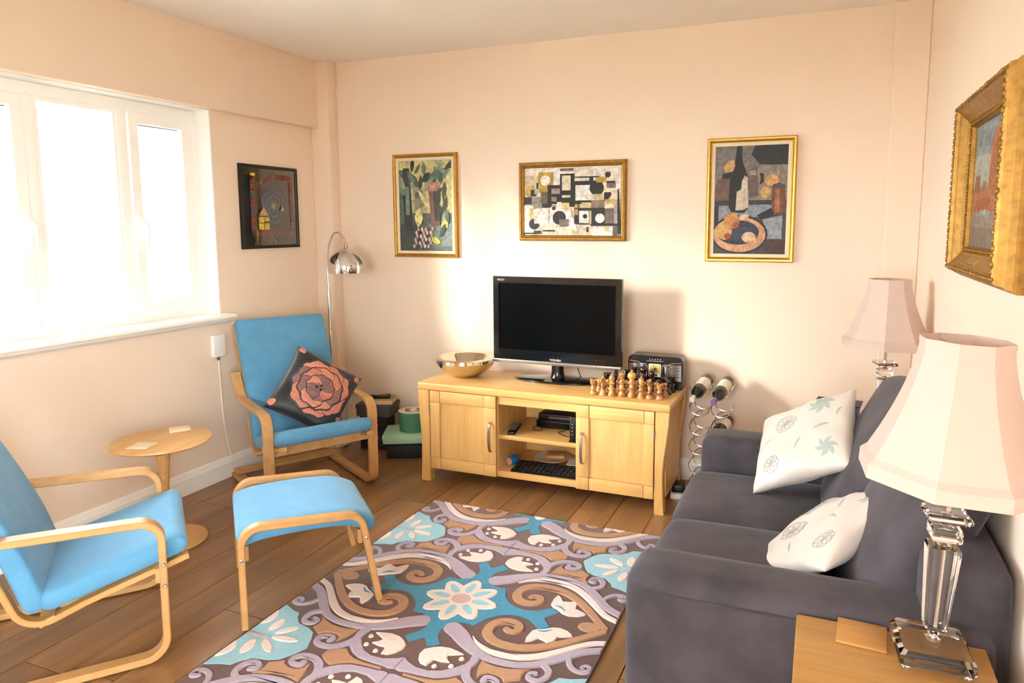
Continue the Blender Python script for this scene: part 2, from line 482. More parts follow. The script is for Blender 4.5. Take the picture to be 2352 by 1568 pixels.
tag(box('trim_2', XW, -3.33, 4.229, YB, 0, ZC, m_wall, bev=0.008), 'narrow peach pilaster in the corner by the arc lamp', None, None, 'structure')
tag(boxes('trim_3', [(0.309, XR, YB-0.055, YB, 0, ZC)], m_wall, bev=0.006), 'peach pilaster in the corner behind the table lamp', None, None, 'structure')
def skirting(name, pts, h=0.135, t=0.018, label=''):
    bm = bmesh.new()
    (xa, ya), (xb, yb), (nx, ny) = pts
    prof = [(0, 0), (t, 0), (t, h*0.72), (t*0.75, h*0.8), (t*0.45, h*0.93), (0.004, h), (0, h)]
    A = [bm.verts.new((xa+nx*d, ya+ny*d, z)) for d, z in prof]; B = [bm.verts.new((xb+nx*d, yb+ny*d, z)) for d, z in prof]
    n = len(prof)
    for i in range(n): bm.faces.new((A[i], A[(i+1) % n], B[(i+1) % n], B[i]))
    bm.faces.new(A); bm.faces.new(B[::-1])
    o = add(name, to_mesh(bm, name), m_white); tag(o, label, None, None, 'structure')
skirting('baseboard_left', ((XW, YR), (XW, 4.229), (1, 0)), label='white skirting board under the window wall')
skirting('baseboard_back', ((-3.33, YB), (0.309, YB), (0, -1)), label='white skirting board along the television wall')
skirting('baseboard_right', ((XR, YR), (XR, 4.27), (-1, 0)), label='white skirting board behind the sofa')

# ------------------------------------------------------------------ window
XF = -3.595                                   # room side face of the frame
win = thing('window_1', 'long white plastic window of casements and fixed panes', None, (0, 0, 0)); win['kind'] = 'structure'
YM = [2.803, 2.313, 1.823, 1.333]      # mullion centres
box('reveal', XF-0.08, XW+0.002, WY0, WY1-0.004, WZ1-0.004, WZ1+0.0, m_white, win)
box('reveal', XF-0.08, XW+0.002, WY1-0.008, WY1+0.0, WZ0, WZ1-0.004, m_white, win)
box('head_frame', XF-0.07, XF, WY0, WY1-0.008, 2.232, WZ1-0.004, m_upvc, win, bev=0.004)
box('bottom_frame', XF-0.07, XF, WY0, WY1-0.008, WZ0, 1.10, m_upvc, win, bev=0.004)
for ya, yb in [(3.245, WY1-0.008), (WY0, WY0+0.06)] + [(c-0.029, c+0.029) for c in YM]:
    box('mullion', XF-0.07, XF, ya, yb, 1.10, 2.232, m_upvc, win, bev=0.004)
edges_ = [3.245] + sum([[c+0.029, c-0.029] for c in YM], []) + [WY0+0.06]
kinds = ['case', 'fix', 'case', 'fix', 'case']
for i, kd in enumerate(kinds):
    y1, y0 = edges_[2*i], edges_[2*i+1]
    if kd == 'case':
        s = 0.062
        sash = boxes('sash', [(XF-0.05, XF+0.012, y0+0.004, y1-0.004, 2.168, 2.228), (XF-0.05, XF+0.012, y0+0.004, y1-0.004, 1.104, 1.166),
               (XF-0.05, XF+0.012, y0+0.004, y0+s, 1.166, 2.168), (XF-0.05, XF+0.012, y1-s, y1-0.004, 1.166, 2.168)], m_upvc, win, bev=0.003)
        box('pane', XF-0.03, XF-0.024, y0+s-0.003, y1-s+0.003, 1.163, 2.171, m_pane, sash)
        box('gasket', XF-0.0235, XF-0.022, y0+s-0.001, y1-s+0.001, 2.163, 2.168, pbr('rubber_gasket', '#35322f', 0.7), sash)
        hy = (y0+0.03) if i == 0 else (y1-0.03)
        hd = box('handle', XF+0.012, XF+0.026, hy-0.014, hy+0.014, 1.585, 1.665, m_upvc, sash, bev=0.005)
        tube('lever', [(XF+0.026, hy, 1.63), (XF+0.05, hy, 1.625), (XF+0.062, hy+0.012, 1.60), (XF+0.062, hy+0.014, 1.54), (XF+0.052, hy+0.012, 1.485)], [0.009, 0.01, 0.01, 0.008, 0.007], m_upvc, hd)
    else:
        bead = boxes('glazing_bead', [(XF-0.03, XF-0.004, y0, y1, 2.21, 2.232), (XF-0.03, XF-0.004, y0, y1, 1.10, 1.122),
               (XF-0.03, XF-0.004, y0, y0+0.018, 1.122, 2.21), (XF-0.03, XF-0.004, y1-0.018, y1, 1.122, 2.21)], m_upvc, win)
        box('pane', XF-0.036, XF-0.03, y0, y1, 1.10, 2.232, m_pane, win)
SILL = [(XF-0.05, 1.0), (XF-0.05, 1.055), (XW+0.075, 1.055), (XW+0.09, 1.05), (XW+0.096, 1.038), (XW+0.09, 1.027), (XW+0.07, 1.022),
        (XW+0.068, 1.016), (XW+0.056, 1.012), (XW+0.046, 1.0), (XW+0.02, 0.996), (XW-0.002, 0.996)]
bm = bmesh.new()
A = [bm.verts.new((x_, 0.74, z_)) for x_, z_ in SILL]; B = [bm.verts.new((x_, 3.352, z_)) for x_, z_ in SILL]
for i in range(len(SILL)): bm.faces.new((A[i], A[(i+1) % len(SILL)], B[(i+1) % len(SILL)], B[i]))
bm.faces.new(A); bm.faces.new(B[::-1])
add('sill', to_mesh(bm, 'sill', True, 50), m_white, win)

fill_win2 = thing('fill_window_2', 'wide unseen window added for fill light opposite the television wall', None, (0, 0, 0)); fill_win2['kind'] = 'structure'  # unseen window, added to let in frontal fill light
for xa, xb, za, zb in ((RW[0], RW[1], RW[3]-0.06, RW[3]), (RW[0], RW[1], RW[2], RW[2]+0.06), (RW[0], RW[0]+0.06, RW[2]+0.06, RW[3]-0.06), (RW[1]-0.06, RW[1], RW[2]+0.06, RW[3]-0.06), (-0.78, -0.72, RW[2]+0.06, RW[3]-0.06)):
    box('frame', xa, xb, YR-0.12, YR-0.05, za, zb, m_upvc, fill_win2, bev=0.004)
for xa, xb in ((RW[0]+0.06, -0.78), (-0.72, RW[1]-0.06)): box('pane', xa, xb, YR-0.088, YR-0.082, RW[2]+0.06, RW[3]-0.06, m_pane, fill_win2)

fill_win3 = thing('fill_window_3', 'tall unseen window added for fill light in the sofa wall beyond the end table', None, (0, 0, 0)); fill_win3['kind'] = 'structure'  # out-of-view window, added to brighten the window wall from the other side
for ya, yb, za, zb in ((SW[0], SW[1], SW[3]-0.06, SW[3]), (SW[0], SW[1], SW[2], SW[2]+0.06), (SW[0], SW[0]+0.06, SW[2]+0.06, SW[3]-0.06), (SW[1]-0.06, SW[1], SW[2]+0.06, SW[3]-0.06)):
    box('frame', XR+0.05, XR+0.12, ya, yb, za, zb, m_upvc, fill_win3, bev=0.004)
box('pane', XR+0.08, XR+0.086, SW[0]+0.06, SW[1]-0.06, SW[2]+0.06, SW[3]-0.06, m_pane, fill_win3)

# ------------------------------------------------------------------ outside
m_lawn = pbr('garden_ground', '#8d8f80', 0.9, var=0.3, vscale=0.6)
tag(box('ground_outside', -60, 60, -60, 60, -3.3, -3.0, m_lawn), 'pale garden ground seen far below the window', None, None, 'structure')
m_brick = pbr('pale_brick', '#c9b8a2', 0.85, var=0.25, vscale=6)
m_tile = pbr('grey_roof_tile', '#8f8d90', 0.8, var=0.2, vscale=5)
hs = thing('house', 'pale brick house with a grey tiled roof beyond the garden', 'house', (-19, 13, -3))
box('wall', -3, 3, -7, 7, 0, 3.6, m_brick, hs)
extrude_poly('roof', [(-3.4, 3.55), (3.4, 3.55), (0, 6.0)], 'y', -7.3, 7.3, m_tile, hs)
box('chimney', -0.4, 0.4, 2.5, 3.5, 4.5, 6.9, m_brick, hs)
for yy in (-5.2, -2.0, 1.4, 4.6):
    wf = box('window', 2.98, 3.06, yy-0.6, yy+0.6, 1.9, 3.1, m_upvc, hs)
    for q in (-0.28, 0.28): box('pane', 3.06, 3.075, yy+q-0.22, yy+q+0.22, 2.0, 3.0, pbr('dark_glass', '#4d5e66', 0.1), wf)
m_leaf = pbr('spring_leaf', '#b4bd4a', 0.7, var=0.35, vscale=3); m_bark = pbr('bark', '#6b5846', 0.9)
def tree(x, y, h, r, n, seed, label):
    t = thing('tree', label, 'tree', (x, y, -3)); rr = random.Random(seed)
    tube('trunk', [(0, 0, 0), (0.05, 0.03, h*0.5), (0, 0.1, h*0.9)], [0.16, 0.12, 0.05], m_bark, t)
    vs, fs = [], []
    for _ in range(n):
        a = rr.uniform(0, 2*PI); b = math.acos(rr.uniform(-1, 1)); d = r*rr.random()**0.4
        c = Vector((d*math.sin(b)*math.cos(a), d*math.sin(b)*math.sin(a), h+d*math.cos(b)*0.85))
        u = Vector((rr.gauss(0, 1), rr.gauss(0, 1), rr.gauss(0, 1))).normalized(); v = u.orthogonal().normalized(); s = rr.uniform(0.08, 0.16)
        k = len(vs); vs += [c+u*s, c+v*s*0.55, c-u*s, c-v*s*0.55]; fs.append((k, k+1, k+2, k+3))
    me = bpy.data.meshes.new('crown'); me.from_pydata(vs, [], fs); add('crown', me, m_leaf, t)
tree(-12.5, 6.6, 2.4, 1.3, 1300, 1, 'yellow green garden tree standing by the near corner of the pale brick house')
tree(-13.5, 10.5, 2.0, 1.1, 1100, 2, 'smaller yellow green tree in front of the middle of the pale brick house')
# ------------------------------------------------------------------ bent birch armchairs and footstool
m_birch = wood('birch_laminate', '#cfa26c', '#bd8d55', 'x', 14, 2.2, rough=0.38, rnd=0.04)
m_blue = pbr('blue_cotton', '#5c9bc4', 0.85, var=0.10, vscale=14, bmp=0.35, bscale=420, sheen=0.25)
m_chrome = pbr('chrome', '#d8d8da', 0.08, metal=1.0)
m_steel = pbr('brushed_steel', '#b9b6b0', 0.3, metal=1.0)
m_black = pbr('black_plastic', '#121214', 0.35)
def armchair(label, loc, rz):
    """local: front leg line at y=0, forward +y, x lateral"""
    t = thing('armchair', label, 'armchair', loc, rz, 'bentwood armchairs')
    W2 = 0.342
    loop = bend([(-0.70, 0.018), (0.0, 0.018, 0.075), (0.005, 0.535, 0.075), (-0.49, 0.553, 0.10), (-0.60, 0.69)], 7)
    for s in (-1, 1):
        x0, x1 = (W2-0.058, W2) if s > 0 else (-W2, -W2+0.058)
        arm = slat('side_frame', loop, x0, x1, 0.026, m_birch, t)
        for z in (0.375, 0.295):
            lathe('bolt', [(0, 0), (0.0075, 0), (0.0075, 0.003), (0.005, 0.005), (0, 0.005)], m_steel, arm, 12, loc=(s*W2, 0.005, z), rot=(0, s*PI/2, 0))
        lathe('floor_glide', [(0, 0), (0.011, 0), (0.011, 0.006), (0, 0.006)], m_black, arm, 12, loc=(s*(W2-0.03), -0.09, 0.0))
    seatp = bend([(0.09, 0.364), (-0.25, 0.264), (-0.428, 0.198, 0.11), (-0.50, 0.42, 0.6), (-0.745, 0.975)], 8)
    W3 = 0.283
    for s in (-1, 1):
        x0, x1 = (W3-0.045, W3) if s > 0 else (-W3, -W3+0.045)
        slat('seat_rail', seatp, x0, x1, 0.022, m_birch, t)
    for k, (a, b) in enumerate([((-0.013, 0.30), (-0.013, 0.355)), ((-0.385, 0.218), (-0.335, 0.236)), ((-0.722, 0.925), (-0.737, 0.96))]):
        slat('cross_bar', [a, b], -W3-(0.04 if k == 0 else 0)+0.002, W3+(0.04 if k == 0 else 0)-0.002, 0.022, m_birch, t)
    slat('floor_bar', [(-0.69, 0.046), (-0.62, 0.046)], -W2+0.01, W2-0.01, 0.024, m_birch, t)
    nrm = []
    def off(path, d):
        out = []
        for i in range(len(path)):
            a = path[min(i+1, len(path)-1)]-path[max(i-1, 0)]; a.normalize(); out.append(path[i]+Vector((a.y, -a.x))*-d)
        return out
    sp = bend([(0.088, 0.422), (-0.23, 0.332, 0.5), (-0.385, 0.290)], 6)
    seg = []
    for a, b in zip(sp, sp[1:]):
        for k in range(3): seg.append(a.lerp(b, k/3))
    seg.append(sp[-1])
    pad('seat_cushion', [p for p in seg][::-1], 0.565, 0.088, m_blue, t, end=0.04)
    bp = spline([Vector((y, z, 0)) for y, z in ((-0.388, 0.266), (-0.414, 0.36), (-0.457, 0.50), (-0.532, 0.68), (-0.612, 0.85), (-0.692, 1.008))], 8)
    pad('back_cushion', [Vector((p.x, p.y)) for p in bp][::-1], 0.565, 0.085, m_blue, t, end=0.035)
    return t
armchair('blue armchair holding the rose cushion, backed into the window corner', (-2.69, 3.25, 0), R(-30-90))
armchair('blue armchair with no cushion, drawn up before the round side table', (-2.452, 1.955, 0), R(51-90))

st = thing('footstool', 'blue topped bentwood footstool with two legs on the rug edge', 'footstool', (-2.109, 2.39, 0), R(47))
lp = bend([(-0.262, 0.0), (-0.262, 0.405, 0.075), (0.205, 0.385, 0.075), (0.268, 0.0)], 8)
for s in (-1, 1):
    x0, x1 = 0.275, 0.325
    bm_pts = lp
    # the side frames run along local x, so build in (y,z) and turn
    o = slat('leg_frame', [(p.x, p.y) for p in lp], (0.275 if s > 0 else -0.325), (0.325 if s > 0 else -0.275), 0.026, m_birch, st)
    for (yy, zz) in ((-0.262, 0.285), (0.222, 0.285)):
        lathe('bolt', [(0, 0), (0.007, 0), (0.007, 0.003), (0.004, 0.005), (0, 0.005)], m_steel, o, 12, loc=(s*0.325, yy, zz), rot=(0, s*PI/2, 0))
for yy, zz in ((-0.243, 0.29), (0.205, 0.275)):
    slat('cross_bar', [(yy, zz-0.03), (yy, zz+0.03)], -0.275, 0.275, 0.02, m_birch, st)
for s in (-1, 1):
    slat('seat_rail', bend([(-0.255, 0.315), (-0.10, 0.335, 0.3), (0.12, 0.33, 0.3), (0.235, 0.285)], 5), (0.17 if s > 0 else -0.21), (0.21 if s > 0 else -0.17), 0.018, m_birch, st)
cp = spline([Vector((y, z, 0)) for y, z in ((-0.275, 0.338), (-0.19, 0.360), (-0.05, 0.366), (0.10, 0.362), (0.19, 0.346), (0.268, 0.305))], 6)
pad('seat_cushion', [Vector((p.x, p.y)) for p in cp], 0.542, 0.075, m_blue, st, end=0.03)
# the frames above run along local y; turn the stool so that they follow the photographed feet
st.rotation_euler = (0, R(-1.5), R(47-90)); st.location.z = 0.0085

# round side table
tb = thing('side_table', 'round oak pedestal side table under the window', 'side table', (-3.05, 2.475, 0))
m_oak_t = wood('oak_table', '#e2b577', '#cf9c5c', 'y', 2.0, 14, rough=0.35, rnd=0.03)
lathe('table_top', [(0, 0.512), (0.15, 0.508), (0.222, 0.518), (0.232, 0.526), (0.23, 0.533), (0.222, 0.535), (0, 0.535)], m_oak_t, tb, 48)
lathe('pedestal', [(0.048, 0.51), (0.040, 0.49), (0.030, 0.42), (0.021, 0.3), (0.019, 0.2), (0.022, 0.1), (0.032, 0.045), (0.05, 0.022)], m_oak_t, tb, 24)
lathe('base', [(0, 0.026), (0.06, 0.026), (0.15, 0.02), (0.182, 0.012), (0.185, 0.004), (0.18, 0), (0, 0)], m_oak_t, tb, 48)
m_coast = wood('pale_coaster', '#f6e6cc', '#ecd6b4', 'x', 3, 20, rough=0.5, rnd=0.02)
def coaster(loc, rz, label, mat=m_coast, s=0.1, th=0.005):
    o = box('coaster', -s/2, s/2, -s/2, s/2, 0, th, mat, None, bev=0.0015, loc=loc, rot=(0, 0, rz)); return tag(o, label, 'coaster', 'wooden coasters')
coaster((-3.115, 2.64, 0.5352), R(52), 'pale square coaster by the armchair side of the round table')
coaster((-3.045, 2.362, 0.5352), R(18), 'pale square coaster on the round table, by its window wall edge')

# rose cushion
cu = thing('cushion', 'black cushion with a large pink rose, leaning in the blue armchair', 'cushion', (-2.81, 3.34, 0.605))
m_cb = pbr('black_satin', '#26262c', 0.45, var=0.1, vscale=20, bmp=0.1, bscale=300, sheen=0.2)
def streak(name, a, b):
    return wood(name, a, b, 'y', 6, 90, rough=0.5, rnd=0.0)
m_r1 = streak('rose_coral', '#d9907a', '#b4675a'); m_r2 = streak('rose_mauve', '#94706e', '#7a5557'); m_r3 = streak('rose_salmon', '#e0a08a', '#c47a66')
body, pos = pillow('cushion_cover', 0.44, 0.44, 0.08, m_cb, cu, pinch=0.07, wr=0.002, seed=3)
def petal(cx, cy, ang, l, w_, lobes=2):
    out = []
    if lobes == 2:
        for k in range(26):
            a = 2*PI*k/26; r = 1+0.045*math.cos(7*a+ang*3)*(0.5+0.5*math.cos(a))
            x_, y_ = l*(0.5+0.5*math.cos(a))*r, w_*math.sin(a)*(0.78+0.30*math.cos(a))*r
            out.append((cx+x_*math.cos(ang)-y_*math.sin(ang), cy+x_*math.sin(ang)+y_*math.cos(ang)))
        return out
    for k in range(22):
        a = 2*PI*k/22; r = 1+0.10*math.cos(lobes*3*a+0.5)*(0.5+0.5*math.cos(a))
        x_, y_ = l*(0.5+0.5*math.cos(a))*r, w_*math.sin(a)*(0.55+0.45*math.cos(a/1.6))*r
        out.append((cx+x_*math.cos(ang)-y_*math.sin(ang), cy+x_*math.sin(ang)+y_*math.cos(ang)))
    return out
roses = []
for i, (a, l, w_, m_) in enumerate([(195, .74, .44, m_r1), (250, .78, .44, m_r1), (300, .80, .42, m_r1), (345, .74, .40, m_r1), (35, .74, .42, m_r3), (85, .70, .40, m_r2), (140, .72, .42, m_r1),
        (222, .58, .36, m_r3), (275, .60, .36, m_r2), (325, .58, .34, m_r1), (10, .56, .34, m_r3), (62, .54, .34, m_r1), (112, .54, .34, m_r2), (168, .54, .34, m_r3),
        (205, .38, .26, m_r2), (262, .40, .26, m_r1), (315, .38, .25, m_r2), (15, .36, .25, m_r2), (80, .36, .24, m_r3), (140, .36, .24, m_r2)]):
    roses.append((petal(0.02-0.06*math.cos(R(a)), -0.02-0.06*math.sin(R(a)), R(a), l*1.2, w_*1.2), m_))
for i, (pl, m_) in enumerate(roses):
    decal('petal_outline', [(0.02+(u-0.02)*1.04, -0.02+(v+0.02)*1.04) for u, v in pl], pos, 1, m_cb, body, off=0.0035+0.0005*i, rings=10)
    decal('petal', pl, pos, 1, m_, body, off=0.0038+0.0005*i, rings=10)
for i in range(6):
    a = i*1.05; decal('rose_heart', petal(0.02+0.03*math.cos(a), -0.02+0.03*math.sin(a), a+1.2, .13-.012*i, .07), pos, 1, (m_r2, m_cb)[i % 2], body, off=0.0145+0.0005*i)
for (u, v, a) in ((.86, .8, 45), (-.86, -.83, 225), (.8, -.86, 315), (-.8, .88, 135), (.9, -.1, 0), (-.5, -.9, 260)):
    decal('petal', petal(u-.08*math.cos(R(a)), v-.08*math.sin(R(a)), R(a), .2, .13), pos, 1, m_r1, body, off=0.0025, rings=8)
f_ = R(-32); fx = Vector((math.cos(f_), math.sin(f_), 0)); lx = Vector((-fx.y, fx.x, 0))
nn = (fx*math.cos(R(28)) + Vector((0, 0, 1))*math.sin(R(28))).normalized(); up = nn.cross(lx).normalized() if nn.cross(lx).z > 0 else lx.cross(nn).normalized()
rt = up.cross(nn).normalized(); th_ = R(53)
ax = rt*math.cos(th_)+up*math.sin(th_); ay = -rt*math.sin(th_)+up*math.cos(th_)
cu.rotation_euler = Matrix((ax, ay, nn)).transposed().to_euler()

# arc floor lamp
al = thing('floor_lamp', 'chrome arc floor lamp with a dome shade, behind the blue armchair', 'floor lamp', (-3.262, 4.07, 0))
lathe('base', [(0, 0.03), (0.10, 0.03), (0.115, 0.022), (0.118, 0.0), (0, 0)], m_chrome, al, 32)
tube('pole', [(0, 0, 0.03), (0, 0, 1.1), (0, 0, 1.14)], [0.011, 0.011, 0.0085], m_chrome, al)
arc = spline([Vector(p) for p in ((0, 0, 1.14), (-0.003, -0.0, 1.32), (0.012, 0, 1.44), (0.05, 0, 1.53), (0.095, 0, 1.553), (0.14, 0, 1.525), (0.168, 0, 1.47), (0.178, 0, 1.445))], 6)
tube('arc_arm', arc, 0.0065, m_chrome, al)
sh = lathe('shade', [(0.012, 1.452), (0.03, 1.446), (0.07, 1.425), (0.105, 1.39), (0.124, 1.35), (0.127, 1.31), (0.122, 1.275), (0.119, 1.277), (0.123, 1.31), (0.12, 1.348), (0.10, 1.385), (0.06, 1.42), (0.0, 1.44)], m_chrome, al, 40, loc=(0.185, -0.03, 0))
lathe('cap', [(0, 1.475), (0.012, 1.472), (0.016, 1.452), (0.03, 1.446)], m_chrome, sh, 20)
lathe('bulb', [(0, 1.30), (0.02, 1.305), (0.03, 1.33), (0.02, 1.37), (0.012, 1.42)], pbr('opal_bulb', '#f3efe6', 0.4), sh, 16)
# ------------------------------------------------------------------ sofa
m_suede = pbr('grey_microfibre', '#37333a', 0.8, var2='#4e484f', vscale=5, bmp=0.15, bscale=300, sheen=0.12)
so = thing('sofa', 'dark grey microfibre two seat sofa against the wall', 'sofa', (0, 0, 0))
rbox('base', 0.90, 1.50, 0.30, 0.03, m_suede, so, loc=(0.0, 2.62, 0.20))
for yy in (1.955, 3.315):
    a = rbox('arm', 0.93, 0.225, 0.585, 0.062, m_suede, so, loc=(-0.028, yy, 0.335))
    s_ = -1 if yy < 2.5 else 1
    tube('seam', [(-0.44, yy+s_*0.113, 0.575), (0.0, yy+s_*0.1135, 0.577), (0.40, yy+s_*0.113, 0.575)], 0.003, m_suede, so, 6)
rbox('back', 0.20, 1.50, 0.66, 0.06, m_suede, so, loc=(0.37, 2.63, 0.45))
for yy, dx in ((2.355, 0.0), (2.915, 0.0)):
    c = rbox('seat_cushion', 0.72, 0.565, 0.175, 0.055, m_suede, so, puff=0.02, loc=(-0.155+dx, yy, 0.395))
for yy, xx in ((2.335, 0.272), (2.935, 0.225)):
    rbox('back_cushion', 0.18, 0.60, 0.60, 0.07, m_suede, so, puff=0.04, loc=(xx, yy, 0.69), rot=(0, R(25), 0))
for xx in (-0.40, 0.40):
    for yy in (1.96, 3.3): box('foot', xx-0.03, xx+0.03, yy-0.03, yy+0.03, 0, 0.06, pbr('dark_wood', '#3a2a20', 0.4), so)

# white floral cushions
m_sat = pbr('white_satin', '#dfd5cd', 0.35, var=0.05, vscale=12, sheen=0.3, spec=0.6)
m_pg = pbr('print_grey_green', '#a9b6b0', 0.6); m_pl = pbr('print_grey_line', '#9d9a98', 0.6)
def floral(label, loc, nn, up, roll, w_, h_, t, seed, rear=False):
    c = thing('cushion', label, 'cushion', loc, 0, 'white floral cushions')
    body, pos = pillow('cushion_cover', w_, h_, t, m_sat, c, n=28, pinch=0.05, wr=0.005, seed=seed)
    def bloom(u, v, s, mat, n=7, line=False):
        for k in range(n):
            a = 2*PI*k/n
            if line:
                pts = [(u+s*0.5*math.cos(a)+s*0.42*math.cos(b), v+s*0.5*math.sin(a)+s*0.42*math.sin(b)) for b in [2*PI*q/16 for q in range(16)]]
                P3 = [Vector(pos(x_, y_, 1))+Vector((0, 0, 0.0005)) for x_, y_ in pts]
                tube('printed_petal', P3, 0.0009, mat, body, 4, closed=True)
            else:
                decal('printed_petal', petal(u, v, a, s, s*0.5, 1), pos, 1, mat, body, off=0.0008+0.0002*k)
    bloom(0.45, 0.62, 0.26, m_pg); bloom(-0.25, 0.32, 0.26, m_pl, 8, True); bloom(-0.5, -0.62, 0.2, m_pl, 7, True); bloom(0.62, -0.55, 0.2, m_pg, 6)
    for (u, v, a, l) in ((0.35, -0.1, 20, .3), (0.0, -0.45, 60, .26), (-0.75, -0.05, 30, .2), (0.78, 0.2, 70, .22), (-0.1, 0.8, 10, .2)):
        decal('printed_leaf', petal(u, v, R(a), l, l*0.22, 0), pos, 1, m_pg, body, off=0.001)
    nn = Vector(nn).normalized(); up = Vector(up); up = (up-nn*up.dot(nn)).normalized(); rt = up.cross(nn)
    ax = rt*math.cos(roll)+up*math.sin(roll); ay = -rt*math.sin(roll)+up*math.cos(roll)
    c.rotation_euler = Matrix((ax, ay, nn)).transposed().to_euler()
floral('white floral cushion standing against the sofa arm by the wine rack', (-0.035, 3.015, 0.712), (-0.564, -0.406, 0.719), (0.039, 0.857, 0.515), 0.0, 0.44, 0.42, 0.065, 5)
floral('white floral cushion slumped low beside the table lamp on the oak end table', (0.05, 2.40, 0.592), (-0.582, 0.047, 0.812), (-0.566, 0.693, -0.446), 0.0, 0.45, 0.45, 0.05, 9)

# ------------------------------------------------------------------ end tables and crystal lamps
m_oak = wood('oak_end_table', '#bf9152', '#a9793e', 'x', 2.0, 12, rough=0.38, rnd=0.03)
def end_table(label, x0, x1, y0, y1, h):
    t = thing('end_table', label, 'end table', ((x0+x1)/2, (y0+y1)/2, 0), 0, 'oak end tables')
    a, b = (x1-x0)/2, (y1-y0)/2
    box('table_top', -a, a, -b, b, h-0.028, h, m_oak, t, bev=0.005)
    for sx in (-1, 1):
        for sy in (-1, 1): box('leg', sx*(a-0.05), sx*(a-0.008), sy*(b-0.05), sy*(b-0.008), 0, h-0.028, m_oak, t, bev=0.003)
    for sy in (-1, 1): box('apron', -a+0.05, a-0.05, sy*(b-0.04), sy*(b-0.02), h-0.1, h-0.028, m_oak, t)
    for sx in (-1, 1): box('apron', sx*(a-0.04), sx*(a-0.02), -b+0.05, b-0.05, h-0.1, h-0.028, m_oak, t)
    box('lower_shelf', -a+0.03, a-0.03, -b+0.03, b-0.03, 0.15, 0.168, m_oak, t)
end_table('oak end table carrying a coaster, against the outer side of the sofa arm', -0.023, 0.40, 1.38, 1.835, 0.60)
end_table('oak end table in the corner beyond the sofa', 0.0, 0.44, 3.46, 3.88, 0.60)
coaster((0.128, 1.785, 0.6002), R(-4), 'square oak coaster on the end table beside the crystal lamp', wood('oak_coaster', '#c79555', '#b58145', 'x', 2, 14, rough=0.4, rnd=0.02), 0.112, 0.007)
m_crys = glass('clear_crystal', (0.98, 0.98, 0.98), 0.0, 1.5)
m_shade = pbr('ivory_shade', '#e6d3c8', 0.85, var=0.02, vscale=60, bmp=0.1, bscale=500)
def shade_mat():
    m = m_shade; b = m.node_tree.nodes['Principled BSDF']; b.inputs['Subsurface Weight'].default_value = 0.0
    nt = m.node_tree; tr = node(nt, 'ShaderNodeBsdfTranslucent'); tr.inputs[0].default_value = srgb('#e6ccbd')
    mx = node(nt, 'ShaderNodeMixShader'); mx.inputs[0].default_value = 0.28
    out = nt.nodes['Material Output']
    nt.links.new(b.outputs[0], mx.inputs[1]); nt.links.new(tr.outputs[0], mx.inputs[2]); nt.links.new(mx.outputs[0], out.inputs[0])
shade_mat()
